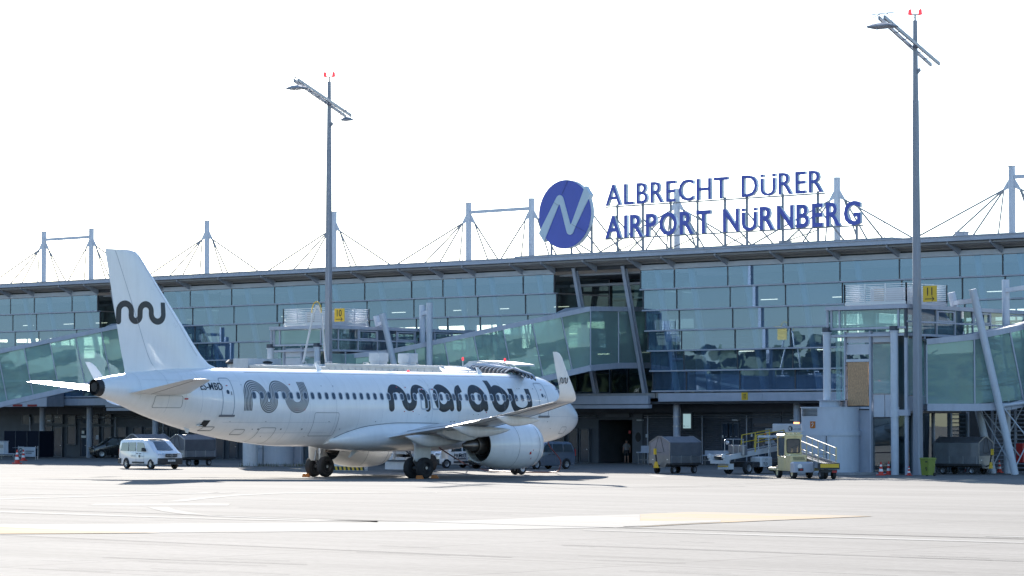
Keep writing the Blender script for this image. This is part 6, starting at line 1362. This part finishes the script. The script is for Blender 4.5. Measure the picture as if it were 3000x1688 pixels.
# info screen on its column
c = FY(1983, 1250, 166.55); a, b = FY(1994,1259,166.3), FY(2028,1208,166.3)
sn = thing('info_screen', 'lit pale information screen in a dark housing on a column by the cart', 'screen', (a.x, 166.3, a.z))
m_ = MB(); m_.box((0,0,0),(b.x-a.x,.14,b.z-a.z)); m_.build('housing', M['plastic'], sn); q0, q1 = FY(2001.4,1254.9,166.29), FY(2023.6,1212.7,166.29)
m_ = MB(); m_.box((q0.x-a.x,-.012,q0.z-a.z),(q1.x-a.x,-.002,q1.z-a.z)); ds = m_.build('display', M['screen'], sn); m_ = MB(); m_.lathe([(0,.045),(.003,.045),(.004,0)], (q0.x-a.x+.09,-.013,q0.z-a.z+.16), (0,-1,0), 16); m_.build('display_emblem', M['livery'], ds)
text_mb('AIRPORT NÜRNBERG', .05, lambda u, v, w: Vector((q0.x-a.x+.17+u, -.014, q0.z-a.z+.13+v)), width=.4).build('display_text', M['aline'], ds)
for z in (.25,.95): m_ = MB(); m_.bar((0,.1,z),(c.x-a.x,.12,z),.05); m_.lathe([(-.05,.30),(.05,.30)], (c.x-a.x,.25,z), (0,0,1), 20); m_.build('clamp', M['steel'], sn)
m_ = MB(); m_.tube((-.06,.05,-.1),(-.06,.05,b.z-a.z+.3),.02,n=6); m_.build('conduit', M['steel'], sn)
# benches / roller tables along the wall
def table(label, px0, px1, ptop, Y, depth_, lip):
    a, b = FY(px0, ptop, Y), FY(px1, ptop, Y); t = thing('roller_table', label, 'table', (a.x, Y, gz(Y)), 0, 'roller tables along the ground floor wall'); W_ = b.x-a.x; H_ = a.z-gz(Y)
    m_ = MB(); m_.box((0,0,H_-.07),(W_,depth_,H_)); m_.build('top', M['facade'], t)
    if lip: m_ = MB(); m_.box((W_*.1,depth_*.5,H_),(W_,depth_*.6,H_+lip)); m_.build('back_board', M['facade'], t)
    for x in (.08, W_*.5, W_-.14): m_ = MB(); m_.box((x,.1,0),(x+.07,.17,H_-.07)); m_.build('leg', M['alu'], t); m_ = MB(); m_.box((x,depth_-.17,0),(x+.07,depth_-.1,H_-.07)); m_.build('leg', M['alu'], t)
    m_ = MB(); m_.box((.1,.11,.3),(W_-.1,.16,.36)); m_.build('stretcher', M['alu'], t)
table('grey roller table with back board left of the tarpaulin cart by the column', 1864, 1904, 1324, 165.5, .8, .45)
table('long grey roller table right of the tarpaulin cart by the column', 2046, 2140, 1333, 166, .8, .32)
table('pale table at the far left edge carrying a small cabinet', -60, 40, 1328, 152, .7, 0)
cbn = thing('control_cabinet', 'pale cabinet standing on the table at the far left edge', 'cabinet', FY(-45,1328,152.2)); W_ = FY(11,1328,152.2).x-cbn.location.x; m_ = MB(); m_.bbox((0,0,0),(W_,.5,1.0),.03); m_.build('case', M['gsewhite'], cbn); m_ = MB(); m_.box((.1,-.02,.45),(W_-.08,-.001,.72)); m_.build('panel', M['alu'], cbn); m_ = MB(); m_.box((-.03,-.04,1.0),(W_+.03,.54,1.04)); m_.build('hood', M['facade'], cbn)
# notice board barrier at far left
a, b = FY(52,1338,154), FY(103,1309,154); nb_ = thing('notice_board', 'pale notice board with no smoking roundel on a barrier at far left', 'sign', (a.x, 154, gz(154))); W_ = b.x-a.x; z0, z1 = a.z-gz(154), b.z-gz(154)
m_ = MB(); m_.box((0,0,z0),(W_*.34,.04,z1)); m_.build('board', M['gsewhite'], nb_); m_ = MB(); m_.box((W_*.36,.005,z0),(W_,.045,z1-.03)); b2_ = m_.build('board', M['facade_lt'], nb_)
m_ = MB(); m_.lathe([(0,.24),(.01,.30),(.011,.24)], (W_*.17,-.005,(z0+z1)/2), (0,-1,0), 28); m_.bar((W_*.17-.17,-.012,(z0+z1)/2-.17),(W_*.17+.17,-.012,(z0+z1)/2+.17),.01,.05); m_.bar((W_*.17-.15,-.012,(z0+z1)/2),(W_*.17+.15,-.012,(z0+z1)/2),.01,.05); m_.build('roundel', M['livery'], nb_)
m_ = MB()
for k, wf in enumerate((.50,.36)):
    for j in range(9): x = W_*.45+W_*wf*j/9; m_.box((x,-.002,z0+.42-.16*k),(x+W_*wf/13,.004,z0+.50-.16*k))
tx_ = m_.build('lettering', M['livery'], b2_); tx_['kind'] = 'stuff'
m_ = MB()
for x in (0, W_-.05, W_+.25): m_.tube((x,.08,0),(x,.08,z1+.05),.025,n=6)
m_.tube((-.8,.08,z1-.1),(W_+.25,.08,z1-.1),.02,n=6); m_.tube((-.8,.08,.25),(W_+.25,.08,.25),.02,n=6); m_.build('barrier_frame', M['steel'], nb_)
a, b = FY(12,1326,160), FY(115,1263,160); ct = thing('storage_container', 'dark navy container panel behind the notice board at far left', 'container', (a.x,160,gz(160))); m_ = MB(); m_.box((0,0,.1),(b.x-a.x,1.6,b.z-gz(160))); m_.build('shell', mat('navy_panel', (.010,.014,.026), .85, spec=.1), ct); m_ = MB()
for f in (0,.33,.66,1): x = (b.x-a.x)*f; m_.box((x-.03,-.03,.1),(x+.03,0,b.z-gz(160)))
m_.build('rib', M['wall_dk'], ct)
# hazard cabinet and red box at the right
p = FY(2976, 1345, 150); m_ = MB(); m_.bbox((0,0,0),(.5,.35,1.15),.03); rc = m_.build('cabinet', M['red'], None); rc.location = (p.x,150,p.z-.2); tag(rc, 'dark red hydrant cabinet behind the leaning column at far right', 'cabinet')
# weeds at the plinth of the left tower
random.seed(4); vs_ = []; fs = []
for k in range(260):
    c = G(random.uniform(700,900), random.uniform(1362,1368)); h = random.uniform(.08,.38); q = random.uniform(0,6.28); d = Vector((math.cos(q),math.sin(q),0)); o = len(vs_); vs_ += [c-d*.02, c+d*.02, c+Vector((random.gauss(0,.06),random.gauss(0,.06),h))]; fs.append([o,o+1,o+2])
tag(raw('weeds', vs_, fs, mat('dry_weeds', (.12,.12,.05), .8, var=.3)), 'dry weeds along the foot of the tower behind the jet', 'weeds', kind='stuff')

# ================================================================== PERSON standing in the hall doorway
def person(loc, rz):
    t = thing('person', 'person in pale shirt and dark shorts standing in the dark hall doorway', 'person', loc, rz)
    J = {'pelvis':((0,0,.95),.15),'waist':((0,.0,1.1),.135),'chest':((0,0,1.33),.165),'neck':((0,0,1.5),.06),'jaw':((0,-.015,1.58),.07),'head':((0,-.01,1.68),.092),'crown':((0,0,1.76),.06)}
    E_ = [('pelvis','waist'),('waist','chest'),('chest','neck'),('neck','jaw'),('jaw','head'),('head','crown')]
    for s, n in ((1,'l'),(-1,'r')):
        J.update({'hip'+n:((s*.10,0,.90),.105),'knee'+n:((s*.115,-.01,.50),.065),'ank'+n:((s*.12,.01,.09),.042),'toe'+n:((s*.14,-.15,.035),.04),'sho'+n:((s*.19,0,1.42),.065),'elb'+n:((s*.26,.02,1.14),.045),'wri'+n:((s*.27,-.06,.90),.032),'han'+n:((s*.27,-.085,.82),.035)})
        E_ += [('pelvis','hip'+n),('hip'+n,'knee'+n),('knee'+n,'ank'+n),('ank'+n,'toe'+n),('chest','sho'+n),('sho'+n,'elb'+n),('elb'+n,'wri'+n),('wri'+n,'han'+n)]
        for f in range(4): k = 'f%d'%f+n; J[k] = ((s*(.262+.0), -.125+.022*f, .735+.008*abs(f-1.5)), .009); E_.append(('han'+n, k))
        J['th'+n] = ((s*.245,-.13,.80),.011); E_.append(('han'+n,'th'+n))
    ks = list(J); me = bpy.data.meshes.new('body'); me.from_pydata([J[k][0] for k in ks], [(ks.index(a), ks.index(b)) for a, b in E_], []); me.materials.append(M['skin'])
    o = bpy.data.objects.new('body', me); C.objects.link(o); o.parent = t; sk = o.modifiers.new('skin','SKIN'); sk.use_smooth_shade = True
    for k, v in zip(ks, me.skin_vertices[0].data): v.radius = (J[k][1],)*2; v.use_root = (k == 'pelvis')
    ss = o.modifiers.new('sub','SUBSURF'); ss.levels = 1; ss.render_levels = 2
    def ring(z, rx, ry, cx=0, cy=0): return [(cx+rx*math.cos(q), cy+ry*math.sin(q), z) for q in [2*math.pi*k/20 for k in range(20)]]
    m_ = MB(); m_.loft([ring(.86,.185,.155),ring(1.05,.17,.14),ring(1.3,.205,.15),ring(1.42,.19,.13),ring(1.49,.09,.09)], caps=False)
    for s in (1,-1): m_.loft([ring(1.2,.075,.075,s*.252),ring(1.4,.085,.085,s*.19)], caps=False)
    m_.build('shirt', M['cloth'], t); m_ = MB(); m_.loft([ring(.98,.175,.15),ring(.86,.19,.16),ring(.80,.19,.16)], caps=False)
    for s in (1,-1): m_.loft([ring(.55,.095,.095,s*.115),ring(.84,.11,.12,s*.1)], caps=False)
    m_.build('shorts', M['cloth_dk'], t); m_ = MB(); m_.loft([ring(1.66,.1,.105,0,.02),ring(1.74,.09,.1,0,.015),ring(1.79,.05,.06,0,.01)]); m_.build('hair', M['haircol'], t)
    for s in (1,-1): m_ = MB(); m_.lathe([(0,.013),(.012,.008),(.014,0)], (s*.034,-.098,1.685), (0,-1,0), 10); m_.build('eye', M['conew'], t); m_ = MB(); m_.bbox((s*.075,-.02,1.64),(s*.105,.02,1.71),.008); m_.build('ear', M['skin'], t)
    m_ = MB(); m_.add([(0,-.105,1.69),(-.018,-.1,1.645),(.018,-.1,1.645),(0,-.128,1.65)],[[0,1,3],[0,3,2],[1,2,3]]); m_.build('nose', M['skin'], t); m_ = MB(); m_.box((-.025,-.097,1.605),(.025,-.09,1.613)); m_.build('mouth', M['red'], t)
    return t
p = FY(1836, 1300, 170.5); person((p.x, 170.5, 0), R(25))
